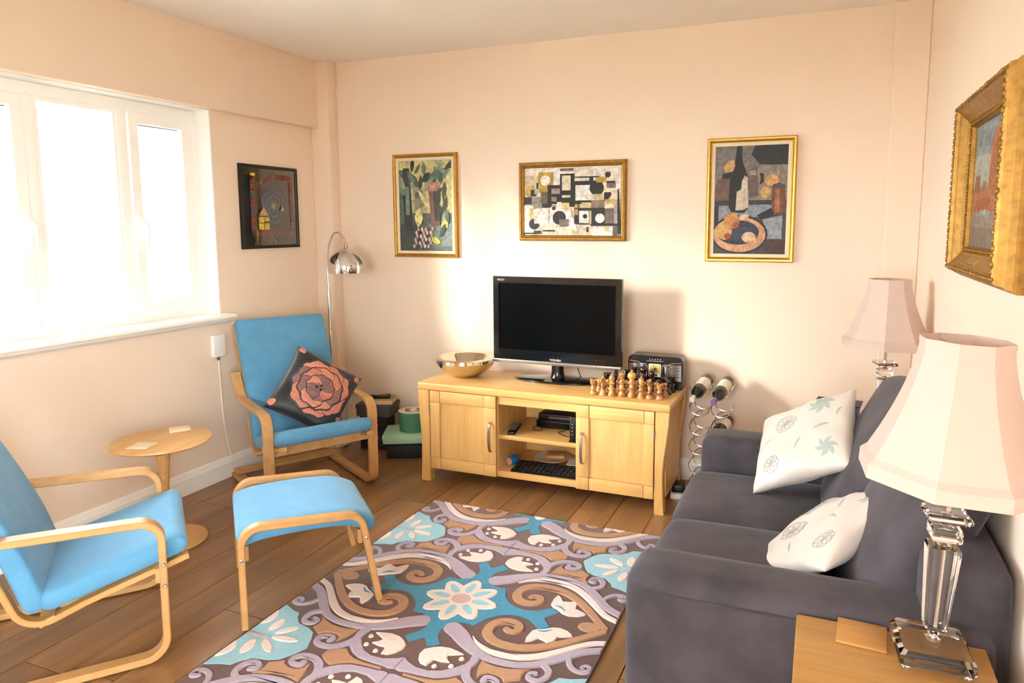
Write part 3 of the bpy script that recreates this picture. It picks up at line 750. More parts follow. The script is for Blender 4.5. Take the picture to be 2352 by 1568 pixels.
def crystal_lamp(label, loc, rz):
    t = thing('table_lamp', label, 'table lamp', loc, rz, 'crystal table lamps')
    def sq(name, prof, mat=m_crys, par=t, cut=0.10):
        bm = bmesh.new(); L = []
        for r, z in prof:
            c = r*cut; L.append([bm.verts.new((x_, y_, z)) for x_, y_ in ((r-c, -r), (r, -r+c), (r, r-c), (r-c, r), (-r+c, r), (-r, r-c), (-r, -r+c), (-r+c, -r))])
        for A, B in zip(L, L[1:]):
            for k in range(8): bm.faces.new((A[k], A[(k+1) % 8], B[(k+1) % 8], B[k]))
        bm.faces.new(L[0][::-1]); bm.faces.new(L[-1])
        return add(name, to_mesh(bm, name), mat, par)
    ft = sq('foot_block', [(0.076, 0.012), (0.078, 0.016), (0.078, 0.034), (0.07, 0.046)])
    for sx in (-1, 1):
        for sy in (-1, 1): lathe('glass_ball', [(0, 0), (0.007, 0.001), (0.010, 0.006), (0.007, 0.011), (0, 0.012)], m_crys, ft, 12, loc=(sx*0.062, sy*0.062, 0))
    lathe('chrome_collar', [(0.0, 0.046), (0.017, 0.047), (0.017, 0.053), (0.009, 0.058), (0.014, 0.064), (0.009, 0.070), (0.016, 0.075), (0.0, 0.076)], m_chrome, t, 20)
    col = sq('crystal_column', [(0.021, 0.076), (0.023, 0.080), (0.033, 0.268), (0.031, 0.276)], cut=0.2)
    tube('inner_rod', [(0, 0, 0.079), (0, 0, 0.272)], 0.0045, m_chrome, col)
    lathe('chrome_collar', [(0, 0.276), (0.014, 0.277), (0.009, 0.285), (0.013, 0.291), (0, 0.293)], m_chrome, t, 20)
    sq('crystal_block', [(0.029, 0.293), (0.031, 0.297), (0.031, 0.318), (0.029, 0.322)])
    lathe('chrome_collar', [(0, 0.322), (0.012, 0.323), (0.008, 0.330), (0.013, 0.337), (0, 0.339)], m_chrome, t, 20)
    sq('crystal_cap', [(0.036, 0.339), (0.045, 0.345), (0.045, 0.353), (0.04, 0.358)])
    tube('lamp_stem', [(0, 0, 0.358), (0, 0, 0.44)], 0.008, m_chrome, t)
    lathe('bulb', [(0.013, 0.44), (0.014, 0.46), (0.028, 0.49), (0.03, 0.515), (0.018, 0.54), (0, 0.548)], pbr('opal_bulb', '#f3efe6', 0.4), t, 16)
    # bell shade: square plan with cut corners
    prof = []
    for k in range(13):
        f = k/12; prof.append((0.085+(0.168-0.085)*(f**1.55), 0.745-f*0.270))
    prof += [(0.182, 0.462), (0.183, 0.432)]
    def ring(r, z, bm, ins=0.0):
        r -= ins; c = r*0.62
        return [bm.verts.new((x_, y_, z)) for x_, y_ in ((r-c, -r), (r, -r+c), (r, r-c), (r-c, r), (-r+c, r), (-r, r-c), (-r, -r+c), (-r+c, -r))]
    bm = bmesh.new(); L = [ring(r, z, bm) for r, z in prof] + [ring(r, z, bm, 0.003) for r, z in prof[::-1]]
    for A, B in zip(L, L[1:]+L[:1]):
        for k in range(8): bm.faces.new((A[k], A[(k+1) % 8], B[(k+1) % 8], B[k]))
    shd = add('lamp_shade', to_mesh(bm, 'lamp_shade', True, 20), m_shade, t)
    for r, z in ((0.0855, 0.742), (0.0835, 0.745)):
        pass
    bm = bmesh.new(); A = ring(0.087, 0.748, bm); B = ring(0.087, 0.736, bm); C_ = ring(0.083, 0.736, bm); D = ring(0.083, 0.748, bm)
    for P, Q in ((A, B), (B, C_), (C_, D), (D, A)):
        for k in range(8): bm.faces.new((P[k], P[(k+1) % 8], Q[(k+1) % 8], Q[k]))
    add('top_binding', to_mesh(bm, 'top_binding'), m_shade, shd)
    m_brass = m_chrome
    for a in (0, 2.09, 4.19): tube('spider_wire', [(0, 0, 0.722), (0.078*math.cos(a), 0.078*math.sin(a), 0.738)], 0.0018, m_brass, shd, 6)
    tube('harp', [(0.0, 0.0, 0.44), (0.045, 0, 0.50), (0.05, 0, 0.60), (0.02, 0, 0.70), (0, 0, 0.722), (-0.02, 0, 0.70), (-0.05, 0, 0.60), (-0.045, 0, 0.50), (0, 0, 0.44)], 0.002, m_brass, t, 6)
    return t
near_lamp = crystal_lamp('crystal table lamp with ivory bell shade on the oak end table, by the coaster', (0.272, 1.745, 0.6005), R(4))
near_lamp.rotation_euler = (0, R(2.2), R(4)); near_lamp.location.z = 0.6032
crystal_lamp('crystal table lamp with ivory bell shade in the corner beyond the sofa', (0.297, 3.63, 0.60), R(14))
bx_ = thing('tissue_box', 'dark purple patterned box beside the corner table lamp', 'box', (0.10, 3.53, 0.60), R(-8))
box('carton', -0.09, 0.09, -0.06, 0.06, 0, 0.165, pbr('purple_card', '#3d3560', 0.5, var2='#6d6690', vscale=30), bx_, bev=0.003)
box('printed_band', -0.0905, 0.0905, -0.0605, 0.0605, 0.07, 0.095, pbr('violet_card', '#6a3aa0', 0.5), bx_)
box('lid_flap', -0.10, 0.10, -0.065, 0.065, 0.165, 0.17, pbr('dark_purple_card', '#2c2747', 0.5), bx_)

# ------------------------------------------------------------------ rug
RX, RY = -1.373, 2.5
HW, V0, V1, MV = 0.668, -0.90, 0.912, 0.522
rug = thing('rug', 'carved wool rug with brown, teal and lilac scrolls and flowers', 'rug', (RX, RY, 0))
def wool(name, c): return pbr(name, c, 0.95, var=0.10, vscale=60, bmp=0.5, bscale=380, sheen=0.3)
m_br, m_teal, m_lb, m_lil, m_tan, m_cr, m_rose = [wool('wool_'+n, c) for n, c in (('brown', '#6f5350'), ('teal', '#4193b8'), ('pale_blue', '#9ccbdc'), ('lilac', '#b3a6b8'), ('tan', '#b98d6c'), ('cream', '#ecdcd6'), ('dusty_rose', '#cdb0ae'))]
box('rug_pile', -HW, HW, V0, V1, 0.0012, 0.011, m_br, rug, bev=0.003)
def clip(poly, hw=HW-0.002, v0=V0+0.002, v1=V1-0.002):
    for ax_, lim, sg in ((0, hw, 1), (0, -hw, -1), (1, v1, 1), (1, v0, -1)):
        out = []
        for i in range(len(poly)):
            a, b = poly[i-1], poly[i]
            ia, ib = sg*a[ax_] <= sg*lim, sg*b[ax_] <= sg*lim
            if ia != ib:
                t_ = (lim-a[ax_])/(b[ax_]-a[ax_]); out.append((a[0]+(b[0]-a[0])*t_, a[1]+(b[1]-a[1])*t_))
            if ib: out.append(b)
        poly = out
        if len(poly) < 3: return None
    return poly
def area(p): return 0.5*sum(p[i-1][0]*p[i][1]-p[i][0]*p[i-1][1] for i in range(len(p)))
PN = [0]
def pile(name, poly, mat, z0=0.0105, h=0.006, ins=0.004):
    PN[0] += 1; h += 0.00003*(PN[0] % 17)
    poly = clip(poly)
    if not poly: return
    q = []
    for p in poly:
        if not q or (abs(p[0]-q[-1][0])+abs(p[1]-q[-1][1])) > 6e-4: q.append(p)
    if len(q) > 2 and abs(q[0][0]-q[-1][0])+abs(q[0][1]-q[-1][1]) < 6e-4: q.pop()
    if len(q) < 3 or abs(area(q)) < 1e-4: return
    if area(q) < 0: q = q[::-1]
    n = len(q); inn = []
    for i in range(n):
        a = Vector(q[i])-Vector(q[i-1]); b = Vector(q[(i+1) % n])-Vector(q[i]); a.normalize(); b.normalize()
        t_ = a+b
        if t_.length < 1e-4: t_ = a
        t_.normalize(); inn.append((q[i][0]-t_.y*ins, q[i][1]+t_.x*ins))
    vs = [(x_, y_, z0) for x_, y_ in q] + [(x_, y_, z0+h) for x_, y_ in inn]
    fs = [(i, (i+1) % n, n+(i+1) % n, n+i) for i in range(n)]
    for t3 in tessellate_polygon([[Vector((x_, y_, 0)) for x_, y_ in q]]):
        a_, b_, c_ = [q[k] for k in t3]
        if (b_[0]-a_[0])*(c_[1]-a_[1])-(b_[1]-a_[1])*(c_[0]-a_[0]) < 0: t3 = t3[::-1]
        fs.append(tuple(n+k for k in t3))
    me = bpy.data.meshes.new(name); me.from_pydata(vs, [], fs); add(name, me, mat, rug)
def strip(pts, ws, n=5, knob=True):
    P = spline([Vector((a, b, 0)) for a, b in pts], n); m = len(P); Lf, Rt = [], []
    W = []
    for i in range(m):
        f = i/(m-1)*(len(ws)-1); k = min(int(f), len(ws)-2); W.append(ws[k]+(ws[k+1]-ws[k])*(f-k))
    for i in range(m):
        t_ = P[min(i+1, m-1)]-P[max(i-1, 0)]; t_.normalize()
        Lf.append((P[i].x-t_.y*W[i]/2, P[i].y+t_.x*W[i]/2)); Rt.append((P[i].x+t_.y*W[i]/2, P[i].y-t_.x*W[i]/2))
    def cap(i, d):
        t_ = (P[i]-P[i-1] if d > 0 else P[0]-P[1]).normalized(); a0 = math.atan2(t_.y, t_.x); r = W[i]/2
        return [(P[i].x+r*math.cos(a0+b), P[i].y+r*math.sin(a0+b)) for b in (1.05, 0.52, 0, -0.52, -1.05)]
    return Lf + cap(m-1, 1) + Rt[::-1] + cap(0, -1)
def sym(name, poly, mat, cells=True, mirror_u=True, **kw):
    for su in ((1, -1) if mirror_u else (1,)):
        for sv in (1, -1):
            pile(name, [(u*su, v*sv) for u, v in poly], mat, **kw)
        if cells:
            pile(name, [(u*su, 2*MV-v) for u, v in poly], mat, **kw)
            pile(name, [(u*su, -2*MV+v) for u, v in poly], mat, **kw)
TEAL = [(0.0, 0.0), (0.384, 0.0), (0.384, 0.006), (0.425, 0.055), (0.391, 0.082), (0.333, 0.036), (0.285, 0.024), (0.242, 0.030), (0.204, 0.052), (0.168, 0.089), (0.150, 0.128), (0.141, 0.155), (0.10, 0.150), (0.062, 0.165),
        (0.042, 0.190), (0.032, 0.232), (0.041, 0.265), (0.078, 0.316), (0.042, 0.345), (0.004, 0.300), (0.0, 0.300)]
sym('teal_ground', TEAL, m_teal, ins=0.0, h=0.003)
def lavender(p, ws): sym('lilac_scroll', strip(p, ws), m_lil)
lavender([(0.07, 0.200), (0.116, 0.228), (0.165, 0.268), (0.218, 0.303), (0.284, 0.325), (0.345, 0.33), (0.405, 0.322), (0.460, 0.300), (0.508, 0.260), (0.562, 0.204), (0.610, 0.158), (0.69, 0.118)], [0.075, 0.07, 0.05, 0.036, 0.034, 0.036, 0.042, 0.04, 0.036])
lavender([(0.566, 0.215), (0.582, 0.252), (0.607, 0.275), (0.639, 0.278), (0.660, 0.258), (0.645, 0.242), (0.632, 0.25)], [0.024, 0.024, 0.026, 0.026])
lavender([(0.480, 0.285), (0.507, 0.298), (0.526, 0.320), (0.526, 0.356), (0.503, 0.381), (0.475, 0.377), (0.468, 0.355), (0.484, 0.347)], [0.03, 0.028, 0.028, 0.028])
lavender([(0.24, 0.322), (0.247, 0.364), (0.242, 0.400), (0.250, 0.428), (0.270, 0.459), (0.305, 0.481), (0.346, 0.484), (0.373, 0.470), (0.380, 0.445), (0.357, 0.428), (0.331, 0.431), (0.33, 0.447)], [0.036, 0.036, 0.034, 0.03, 0.028, 0.03])
sym('lilac_scroll', [(0.255, 0.385), (0.262, 0.412), (0.236, 0.452), (0.20, 0.482), (0.16, 0.500), (0.10, 0.506), (0.05, 0.507), (0.022, 0.512), (0.0, 0.505), (-0.0, 0.436), (0.025, 0.452), (0.07, 0.470), (0.12, 0.472), (0.165, 0.455), (0.198, 0.425), (0.222, 0.395)], m_lil)
sym('tan_scroll', strip([(0.636, 0.012), (0.60, 0.048), (0.564, 0.088), (0.516, 0.136), (0.466, 0.176), (0.414, 0.208), (0.356, 0.226), (0.299, 0.228), (0.248, 0.213), (0.216, 0.183), (0.206, 0.145), (0.214, 0.111), (0.237, 0.086), (0.273, 0.077), (0.306, 0.088), (0.320, 0.111), (0.311, 0.135), (0.288, 0.139), (0.273, 0.130)], [0.032, 0.036, 0.04, 0.042, 0.044, 0.046, 0.044, 0.04, 0.034, 0.03]), m_tan)
for su in (1, -1):
    for vc in (0, 2*MV, -2*MV): pile('tan_scroll', [(su*u, vc+v) for u, v in circ(0.575, 0, 0.048, 0.034, 16)], m_tan)
sym('cream_band', strip([(0.172, 0.222), (0.211, 0.258), (0.261, 0.281), (0.318, 0.290), (0.38, 0.283), (0.435, 0.262), (0.485, 0.226), (0.532, 0.181), (0.579, 0.133), (0.622, 0.098), (0.69, 0.07)], [0.006, 0.02, 0.03, 0.034, 0.036, 0.036, 0.032, 0.03, 0.026]), m_cr)
sym('tulip', [(0.375, 0.185), (0.366, 0.150), (0.370, 0.105), (0.385, 0.088), (0.412, 0.075), (0.440, 0.054), (0.470, 0.046), (0.505, 0.055), (0.528, 0.072), (0.534, 0.086), (0.505, 0.100), (0.482, 0.108), (0.478, 0.140), (0.462, 0.162), (0.438, 0.150), (0.414, 0.143), (0.394, 0.172)], m_cr)
sym('tulip_slit', strip([(0.395, 0.098), (0.42, 0.094), (0.445, 0.073)], [0.004, 0.010, 0.004]), m_teal, z0=0.0165, h=0.0006, ins=0.0005)
sym('tulip', [(0.195, 0.340), (0.168, 0.330), (0.129, 0.322), (0.09, 0.328), (0.064, 0.342), (0.038, 0.366), (0.036, 0.395), (0.050, 0.425), (0.070, 0.445), (0.098, 0.450), (0.102, 0.430), (0.107, 0.408), (0.135, 0.410), (0.170, 0.402), (0.150, 0.385), (0.142, 0.366), (0.168, 0.354)], m_cr)
for u, v in ((0.199, 0.366), (0.184, 0.418), (0.127, 0.440)): sym('dot', circ(u, v, 0.0115, None, 12), m_cr)
sym('tan_spandrel', [(0.462, 0.327), (0.437, 0.338), (0.388, 0.357), (0.338, 0.362), (0.300, 0.356), (0.272, 0.347), (0.275, 0.372), (0.283, 0.403), (0.302, 0.452), (0.308, 0.420), (0.328, 0.405), (0.356, 0.404), (0.385, 0.414), (0.400, 0.432), (0.428, 0.412), (0.450, 0.400), (0.445, 0.375), (0.447, 0.350)], m_tan)
SPB = [(0.296, 0.505), (0.264, 0.482), (0.232, 0.470), (0.205, 0.492), (0.170, 0.510), (0.110, 0.5165), (0.045, 0.5165)]
for su in (1, -1):
    for vc in (1, -1):
        pile('tan_spandrel', [(su*u, vc*v) for u, v in SPB + [(u, 2*MV-v) for u, v in SPB[::-1]]], m_tan)
LBP = [(0.72, 0.285), (0.652, 0.312), (0.61, 0.330), (0.572, 0.338), (0.556, 0.367), (0.523, 0.398), (0.462, 0.412), (0.426, 0.430), (0.404, 0.465), (0.378, MV)]
for su in (1, -1):
    for vc in (1, -1):
        T_ = lambda L: [(su*u, vc*v) for u, v in L]
        pile('pale_blue_ground', T_(LBP + [(u, 2*MV-v) for u, v in LBP[-2::-1]]), m_lb, ins=0.0, h=0.003)
        for (tu, tv, bu, bv, wd) in ((0.440, 0.500, 0.553, 0.515, 0.034), (0.500, 0.425, 0.560, 0.492, 0.034), (0.488, 0.596, 0.568, 0.538, 0.036), (0.590, 0.395, 0.598, 0.482, 0.040), (0.585, 0.640, 0.602, 0.550, 0.044)):
            d = Vector((tu-bu, tv-bv)); l = d.length; d.normalize(); nrm_ = Vector((-d.y, d.x))
            pl = [(bu+d.x*l*(0.5-0.5*math.cos(a))+nrm_.x*wd/2*math.sin(a), bv+d.y*l*(0.5-0.5*math.cos(a))+nrm_.y*wd/2*math.sin(a)) for a in [2*PI*k/18 for k in range(18)]]
            pile('petal', T_(pl), m_cr, z0=0.0135, h=0.004)
        pile('flower_stem', T_(strip([(0.565, MV), (0.69, MV+0.004)], [0.014, 0.02])), m_rose, z0=0.0135, h=0.003)
        for dv in (-1, 1): pile('petal', T_(circ(0.668, MV+dv*0.115, 0.036, 0.052, 16)), m_cr, z0=0.0135, h=0.004)
# central flower
FW = []
for k in range(48):
    a = 2*PI*k/48; q = (k % 6)/6; r = 0.112+0.056*abs(math.cos(4*a))**1.3; FW.append((r*math.cos(a), r*math.sin(a)))
for vc in (0, 2*MV, -2*MV):
    pile('flower', [(u, v+vc) for u, v in FW], m_cr, z0=0.0135, h=0.004)
    for k in range(8):
        a = k*PI/4; pl = [(0.093+0.042*math.cos(b), 0.017*math.sin(b)*(1-0.25*math.cos(b))) for b in [2*PI*q/16 for q in range(16)]]
        pile('petal_inset', [(u*math.cos(a)-v*math.sin(a), u*math.sin(a)+v*math.cos(a)+vc) for u, v in pl], m_lb, z0=0.0174, h=0.0008, ins=0.001)
    pile('flower_centre', [(u, v+vc) for u, v in circ(0, 0, 0.044, 0.040, 20)], m_rose, z0=0.0174, h=0.0012, ins=0.002)
# ------------------------------------------------------------------ television cabinet
YF = 3.705
m_cab = wood('oak_cabinet_upright', '#e0b575', '#d0a05c', 'z', 1.6, 11, rough=0.4, rnd=0.05)
m_cabx = wood('oak_cabinet_level', '#e0b575', '#d0a05c', 'x', 1.6, 11, rough=0.36, rnd=0.05)
cab = thing('tv_cabinet', 'wide oak television cabinet with two doors and open shelves', 'cabinet', (-1.525, YF, 0))
HX, DP, TZ = 0.795, 0.495, 0.63
box('cabinet_top', -HX, HX, 0, DP, 0.585, TZ, m_cabx, cab, bev=0.008, seg=3)
LEGP = [(0, 0.585), (0.003, 0.52), (0.014, 0.42), (0.028, 0.32), (0.033, 0.22), (0.030, 0.10), (0.022, 0)]
for s in (-1, 1):
    for ya, yb in ((0.0, 0.06), (DP-0.06, DP)):
        pl = [(s*(HX-0.004-d*(1 if s > 0 else 0.6)), z) for d, z in LEGP] + [(s*(HX-0.082), 0), (s*(HX-0.082), 0.585)]
        extrude_poly('leg', pl, 'y', ya, yb, m_cab, cab, bev=0.003, smooth=True)
    x0 = s*(HX-0.042)
    side = box('side_panel', x0-0.009, x0+0.009, 0.055, DP-0.055, 0.085, 0.585, m_cab, cab)
    for za, zb in ((0.085, 0.16), (0.50, 0.585)): box('rail', x0-s*0.009, x0+s*0.013, 0.06, DP-0.06, za, zb, m_cabx, side)
    for ya, yb in ((0.06, 0.12), (DP-0.12, DP-0.06)): box('stile', x0-s*0.009, x0+s*0.013, ya, yb, 0.16, 0.50, m_cab, side)
box('back_panel', -HX+0.06, HX-0.06, DP-0.03, DP-0.018, 0.09, 0.585, m_cabx, cab)
CXL, CXR = -0.250, 0.248          # open bay, in cabinet coordinates
for xx in (CXL-0.016, CXR): box('partition', xx, xx+0.016, 0.03, DP-0.03, 0.09, 0.585, m_cab, cab)
box('bottom_board', -HX+0.055, HX-0.055, 0.024, DP-0.03, 0.082, 0.122, m_cabx, cab, bev=0.003)
box('top_rail', CXL, CXR, 0.02, 0.045, 0.535, 0.585, m_cabx, cab)
box('shelf', CXL, CXR, 0.03, DP-0.03, 0.318, 0.343, m_cabx, cab, bev=0.003)
def door(xa, xb, hinge_l):
    d = thing('door', None, None, (0, 0, 0)); d.parent = cab
    sl, srr = (0.070, 0.082) if hinge_l else (0.080, 0.058)
    g = 0.0015
    box('panel', xa+sl-0.005, xb-srr+0.005, 0.013, 0.022, 0.16, 0.52, m_cab, d)
    for a, b in ((xa, xa+sl), (xb-srr, xb)):
        for za, zb in ((0.086, 0.158), (0.1595, 0.5105), (0.512, 0.583)):
            box('stile', a+g, b-g, 0.001, 0.024, za, zb, m_cab, d, bev=0.0018)
    for za, zb in ((0.086, 0.158), (0.512, 0.583)): box('rail', xa+sl+g, xb-srr-g, 0.003, 0.024, za, zb, m_cabx, d, bev=0.0018)
    hx = xb-0.035 if hinge_l else xa+0.04
    hp = [(-0.001, 0.24), (-0.017, 0.252), (-0.026, 0.29), (-0.029, 0.33), (-0.026, 0.37), (-0.017, 0.412), (-0.001, 0.424)]
    slat('handle', [Vector((p.x, p.y)) for p in spline([Vector((a, b, 0)) for a, b in hp], 4)], hx-0.008, hx+0.008, 0.006, m_steel, d, bev=0.001)
    hxx = xa-0.001 if hinge_l else xb+0.001
    for z in (0.46, 0.19): tube('hinge', [(hxx, -0.002, z-0.025), (hxx, -0.002, z+0.025)], 0.004, m_steel, d, 8)
door(-0.708, -0.254, True); door(0.252, 0.708, False)

# things in the cabinet
def w2(o): return o
rm = thing('remote_control', 'black remote control lying on the cabinet shelf', 'remote control', (-1.725, 3.86, 0.3432), R(-78))
box('body', -0.11, 0.11, -0.023, 0.023, 0, 0.02, m_black, rm, bev=0.007)
for i in range(8):
    for j in (-1, 0, 1): box('button', -0.085+i*0.02-0.005, -0.085+i*0.02+0.005, j*0.013-0.004, j*0.013+0.004, 0.019, 0.022, pbr('grey_button', '#7c7c80', 0.5), rm)
sb = thing('set_top_box', 'black set top box at the back of the cabinet shelf', 'set top box', (-1.47, 4.05, 0.3432), 0)
box('body', -0.15, 0.15, -0.09, 0.09, 0.004, 0.05, m_black, sb, bev=0.004)
box('front_panel', -0.14, 0.14, -0.0925, -0.089, 0.012, 0.042, pbr('gloss_black', '#08080a', 0.1), sb)
for sx in (-1, 1): lathe('rubber_foot', [(0, 0), (0.012, 0), (0.01, 0.006), (0, 0.006)], m_black, sb, 10, loc=(sx*0.12, -0.06, 0))
vd = thing('dvd_player', 'second flat black player stacked on the set top box', 'player', (-1.47, 4.055, 0.3935), 0)
box('body', -0.14, 0.14, -0.085, 0.085, 0.0, 0.04, m_black, vd, bev=0.004)
box('disc_slot', -0.07, 0.07, -0.0865, -0.084, 0.018, 0.022, m_steel, vd)
rt_ = thing('router', 'slim black router standing upright on the cabinet shelf', 'router', (-1.305, 3.80, 0.3432), 0)
box('body', -0.018, 0.018, -0.06, 0.06, 0.006, 0.155, m_black, rt_, bev=0.006)
box('stand', -0.026, 0.026, -0.05, 0.05, 0, 0.008, m_black, rt_, bev=0.002)
for i in range(4): box('light', -0.003, 0.003, -0.062, -0.0595, 0.05+i*0.02, 0.054+i*0.02, pbr('pale_led', '#a9c9c0', 0.4), rt_)
def cable(pts, label, r=0.0025, mat=m_black):
    o = tube('cable', spline([Vector(p) for p in pts], 6), r, mat, None, 6); return tag(o, label, 'cable')
cable([(-1.42, 3.955, 0.347), (-1.45, 3.90, 0.347), (-1.40, 3.85, 0.347), (-1.345, 3.83, 0.347)], 'thin black cable looping on the cabinet shelf')
cable([(-1.58, 3.955, 0.347), (-1.565, 3.91, 0.347), (-1.60, 3.89, 0.347), (-1.63, 3.93, 0.347), (-1.63, 4.10, 0.347)], 'short black cable behind the remote control', 0.002)
kb = thing('keyboard', 'black computer keyboard on the lowest cabinet shelf', 'keyboard', (-1.49, 3.815, 0.1222), R(1.5))
extrude_poly('body', [(-0.075, 0), (0.075, 0), (0.075, 0.026), (-0.075, 0.012)], 'x', -0.208, 0.208, m_black, kb)
m_key = pbr('black_key', '#1d1d20', 0.45)
kv = bmesh.new()
bm_box(kv, -0.0125, 0.0125, -0.0105, 0.0105, 0, 0.007)
bmesh.ops.bevel(kv, geom=[e for e in kv.edges if all(v.co.z > 0.006 for v in e.verts)], offset=0.002, segments=1, affect='EDGES')
kme = to_mesh(kv, 'key'); kme.materials.append(m_key)
for i in range(13):
    for j in range(5):
        yy = -0.055+j*0.026; add('key', kme, None, kb, loc=(-0.186+i*0.031, yy, 0.0125+(yy+0.075)*0.0933), rot=(R(5.3), 0, 0))
cn = thing('tin_can', 'small blue tin lying beside the keyboard', 'tin', (-1.738, 3.86, 0.15), R(75))
lathe('can', [(0, -0.035), (0.026, -0.035), (0.0275, -0.03), (0.0275, 0.03), (0.026, 0.035), (0, 0.035)], pbr('blue_label', '#1f6fb8', 0.4, var=0.15, vscale=26), cn, 24, rot=(0, PI/2, 0))
lathe('end_cap', [(0, 0), (0.022, 0), (0.022, 0.001), (0, 0.001)], pbr('orange_end', '#d98a63', 0.5), cn, 20, loc=(-0.0352, 0, 0), rot=(0, PI/2, 0))
pl_ = thing('plate', 'pale round plate behind the keyboard', 'plate', (-1.54, 4.03, 0.1222), 0)
lathe('dish', [(0, 0.004), (0.06, 0.004), (0.10, 0.016), (0.115, 0.022), (0.116, 0.019), (0.10, 0.010), (0.06, 0), (0, 0)], pbr('stoneware', '#cfc4b2', 0.35), pl_, 32)
box('bread_slab', -0.05, 0.07, -0.045, 0.045, 0.02, 0.045, wood('pale_wood_block', '#d0a06a', '#b98450', 'x', 2, 14), None, bev=0.006, loc=(-1.52, 4.02, 0.124), rot=(0, 0, R(12)))
tag(bpy.data.objects['bread_slab'], 'small tan wooden block lying on the pale plate', 'block'); bpy.data.objects['bread_slab'].name = 'wooden_block'
mg = thing('magazines', 'thin pile of green grey magazines behind the keyboard', 'magazines', (-1.365, 3.955, 0.1222), R(6))
for i in range(4):
    box('magazine', -0.055+0.003*i, 0.065+0.002*i, -0.028, 0.10, 0.005*i, 0.005*i+0.0045, pbr('magazine_%d' % i, ('#8f9b84', '#b7a996', '#76816e', '#c9c2b4')[i], 0.45), mg, rot=(0, 0, R((0, 3, -2, 4)[i])))

# ------------------------------------------------------------------ television
m_gloss = pbr('piano_black', '#0a0a0c', 0.07, coat=0.5)
m_screen = pbr('lcd_screen', '#040506', 0.22, spec=0.12)
tv = thing('television', 'flat black television with glossy bezel on the oak cabinet', 'television', (-1.515, 4.03, TZ))
TW, TB, TT = 0.8445, 0.102, 0.652
box('rear_housing', -TW/2+0.03, TW/2-0.03, 0.02, 0.085, TB+0.03, TT-0.03, m_black, tv, bev=0.015)
bez = boxes('bezel', [(-TW/2, TW/2, -0.012, 0.022, TT-0.042, TT), (-TW/2, TW/2, -0.012, 0.022, TB+0.022, TB+0.088), (-TW/2, -TW/2+0.038, -0.012, 0.022, TB+0.088, TT-0.042), (TW/2-0.038, TW/2, -0.012, 0.022, TB+0.088, TT-0.042)], m_gloss, tv)
box('screen', -TW/2+0.036, TW/2-0.036, -0.006, 0.0, TB+0.086, TT-0.040, m_screen, tv)
box('silver_strip', -TW/2, TW/2, -0.016, 0.02, TB, TB+0.022, pbr('silver_strip', '#8e867e', 0.3, metal=0.6), tv, bev=0.004)
m_logo = pbr('logo_white', '#d9d4cc', 0.4)
text('brand_lettering', 'TOSHIBA', 0.019, m_logo, tv, (0.0, -0.0128, TB+0.034), (PI/2, 0, 0))
text('series_lettering', 'REGZA', 0.016, m_logo, tv, (-TW/2+0.055, -0.0128, TT-0.022), (PI/2, 0, 0))
for i in range(3): box('button', TW/2-0.16+i*0.025, TW/2-0.157+i*0.025, -0.0125, -0.011, TB+0.05, TB+0.054, m_steel, tv)
lathe('stand_neck', [(0.05, 0.018), (0.045, 0.03), (0.04, 0.06), (0.038, 0.13)], m_gloss, tv, 24, loc=(0, 0.035, 0))
stp = [(0.29*math.cos(a), 0.115*math.sin(a)) for a in [2*PI*k/40 for k in range(40)]]
bm = bmesh.new(); L_ = [[bm.verts.new((x_*k, y_*k+0.03, z_)) for x_, y_ in stp] for k, z_ in ((0.97, 0.0), (1.0, 0.004), (1.0, 0.010), (0.96, 0.015), (0.4, 0.022))]
for A, B in zip(L_, L_[1:]):
    for k in range(40): bm.faces.new((A[k], A[(k+1) % 40], B[(k+1) % 40], B[k]))
bm.faces.new(L_[0][::-1]); bm.faces.new(L_[-1])
add('stand_base', to_mesh(bm, 'stand_base', True, 40), m_gloss, tv)
cable([(-1.44, 4.121, 0.80), (-1.425, 4.18, 0.70), (-1.40, 4.192, 0.634), (-1.34, 4.188, 0.634), (-1.26, 4.192, 0.634)], 'black television cable trailing behind its stand', 0.003)

# bowl
bw = thing('bowl', 'polished steel bowl on the cabinet beside the television', 'bowl', (-2.125, 3.985, TZ))
m_bowl = pbr('polished_bowl', '#d9cdb8', 0.09, metal=1.0)
lathe('outer_shell', [(0, 0), (0.065, 0.0), (0.09, 0.006), (0.14, 0.034), (0.178, 0.072), (0.192, 0.100), (0.188, 0.118), (0.172, 0.127), (0.155, 0.124)], m_bowl, bw, 56)
lathe('inner_shell', [(0.155, 0.124), (0.14, 0.11), (0.11, 0.07), (0.07, 0.035), (0.03, 0.022), (0, 0.02)], m_bowl, bw, 56)

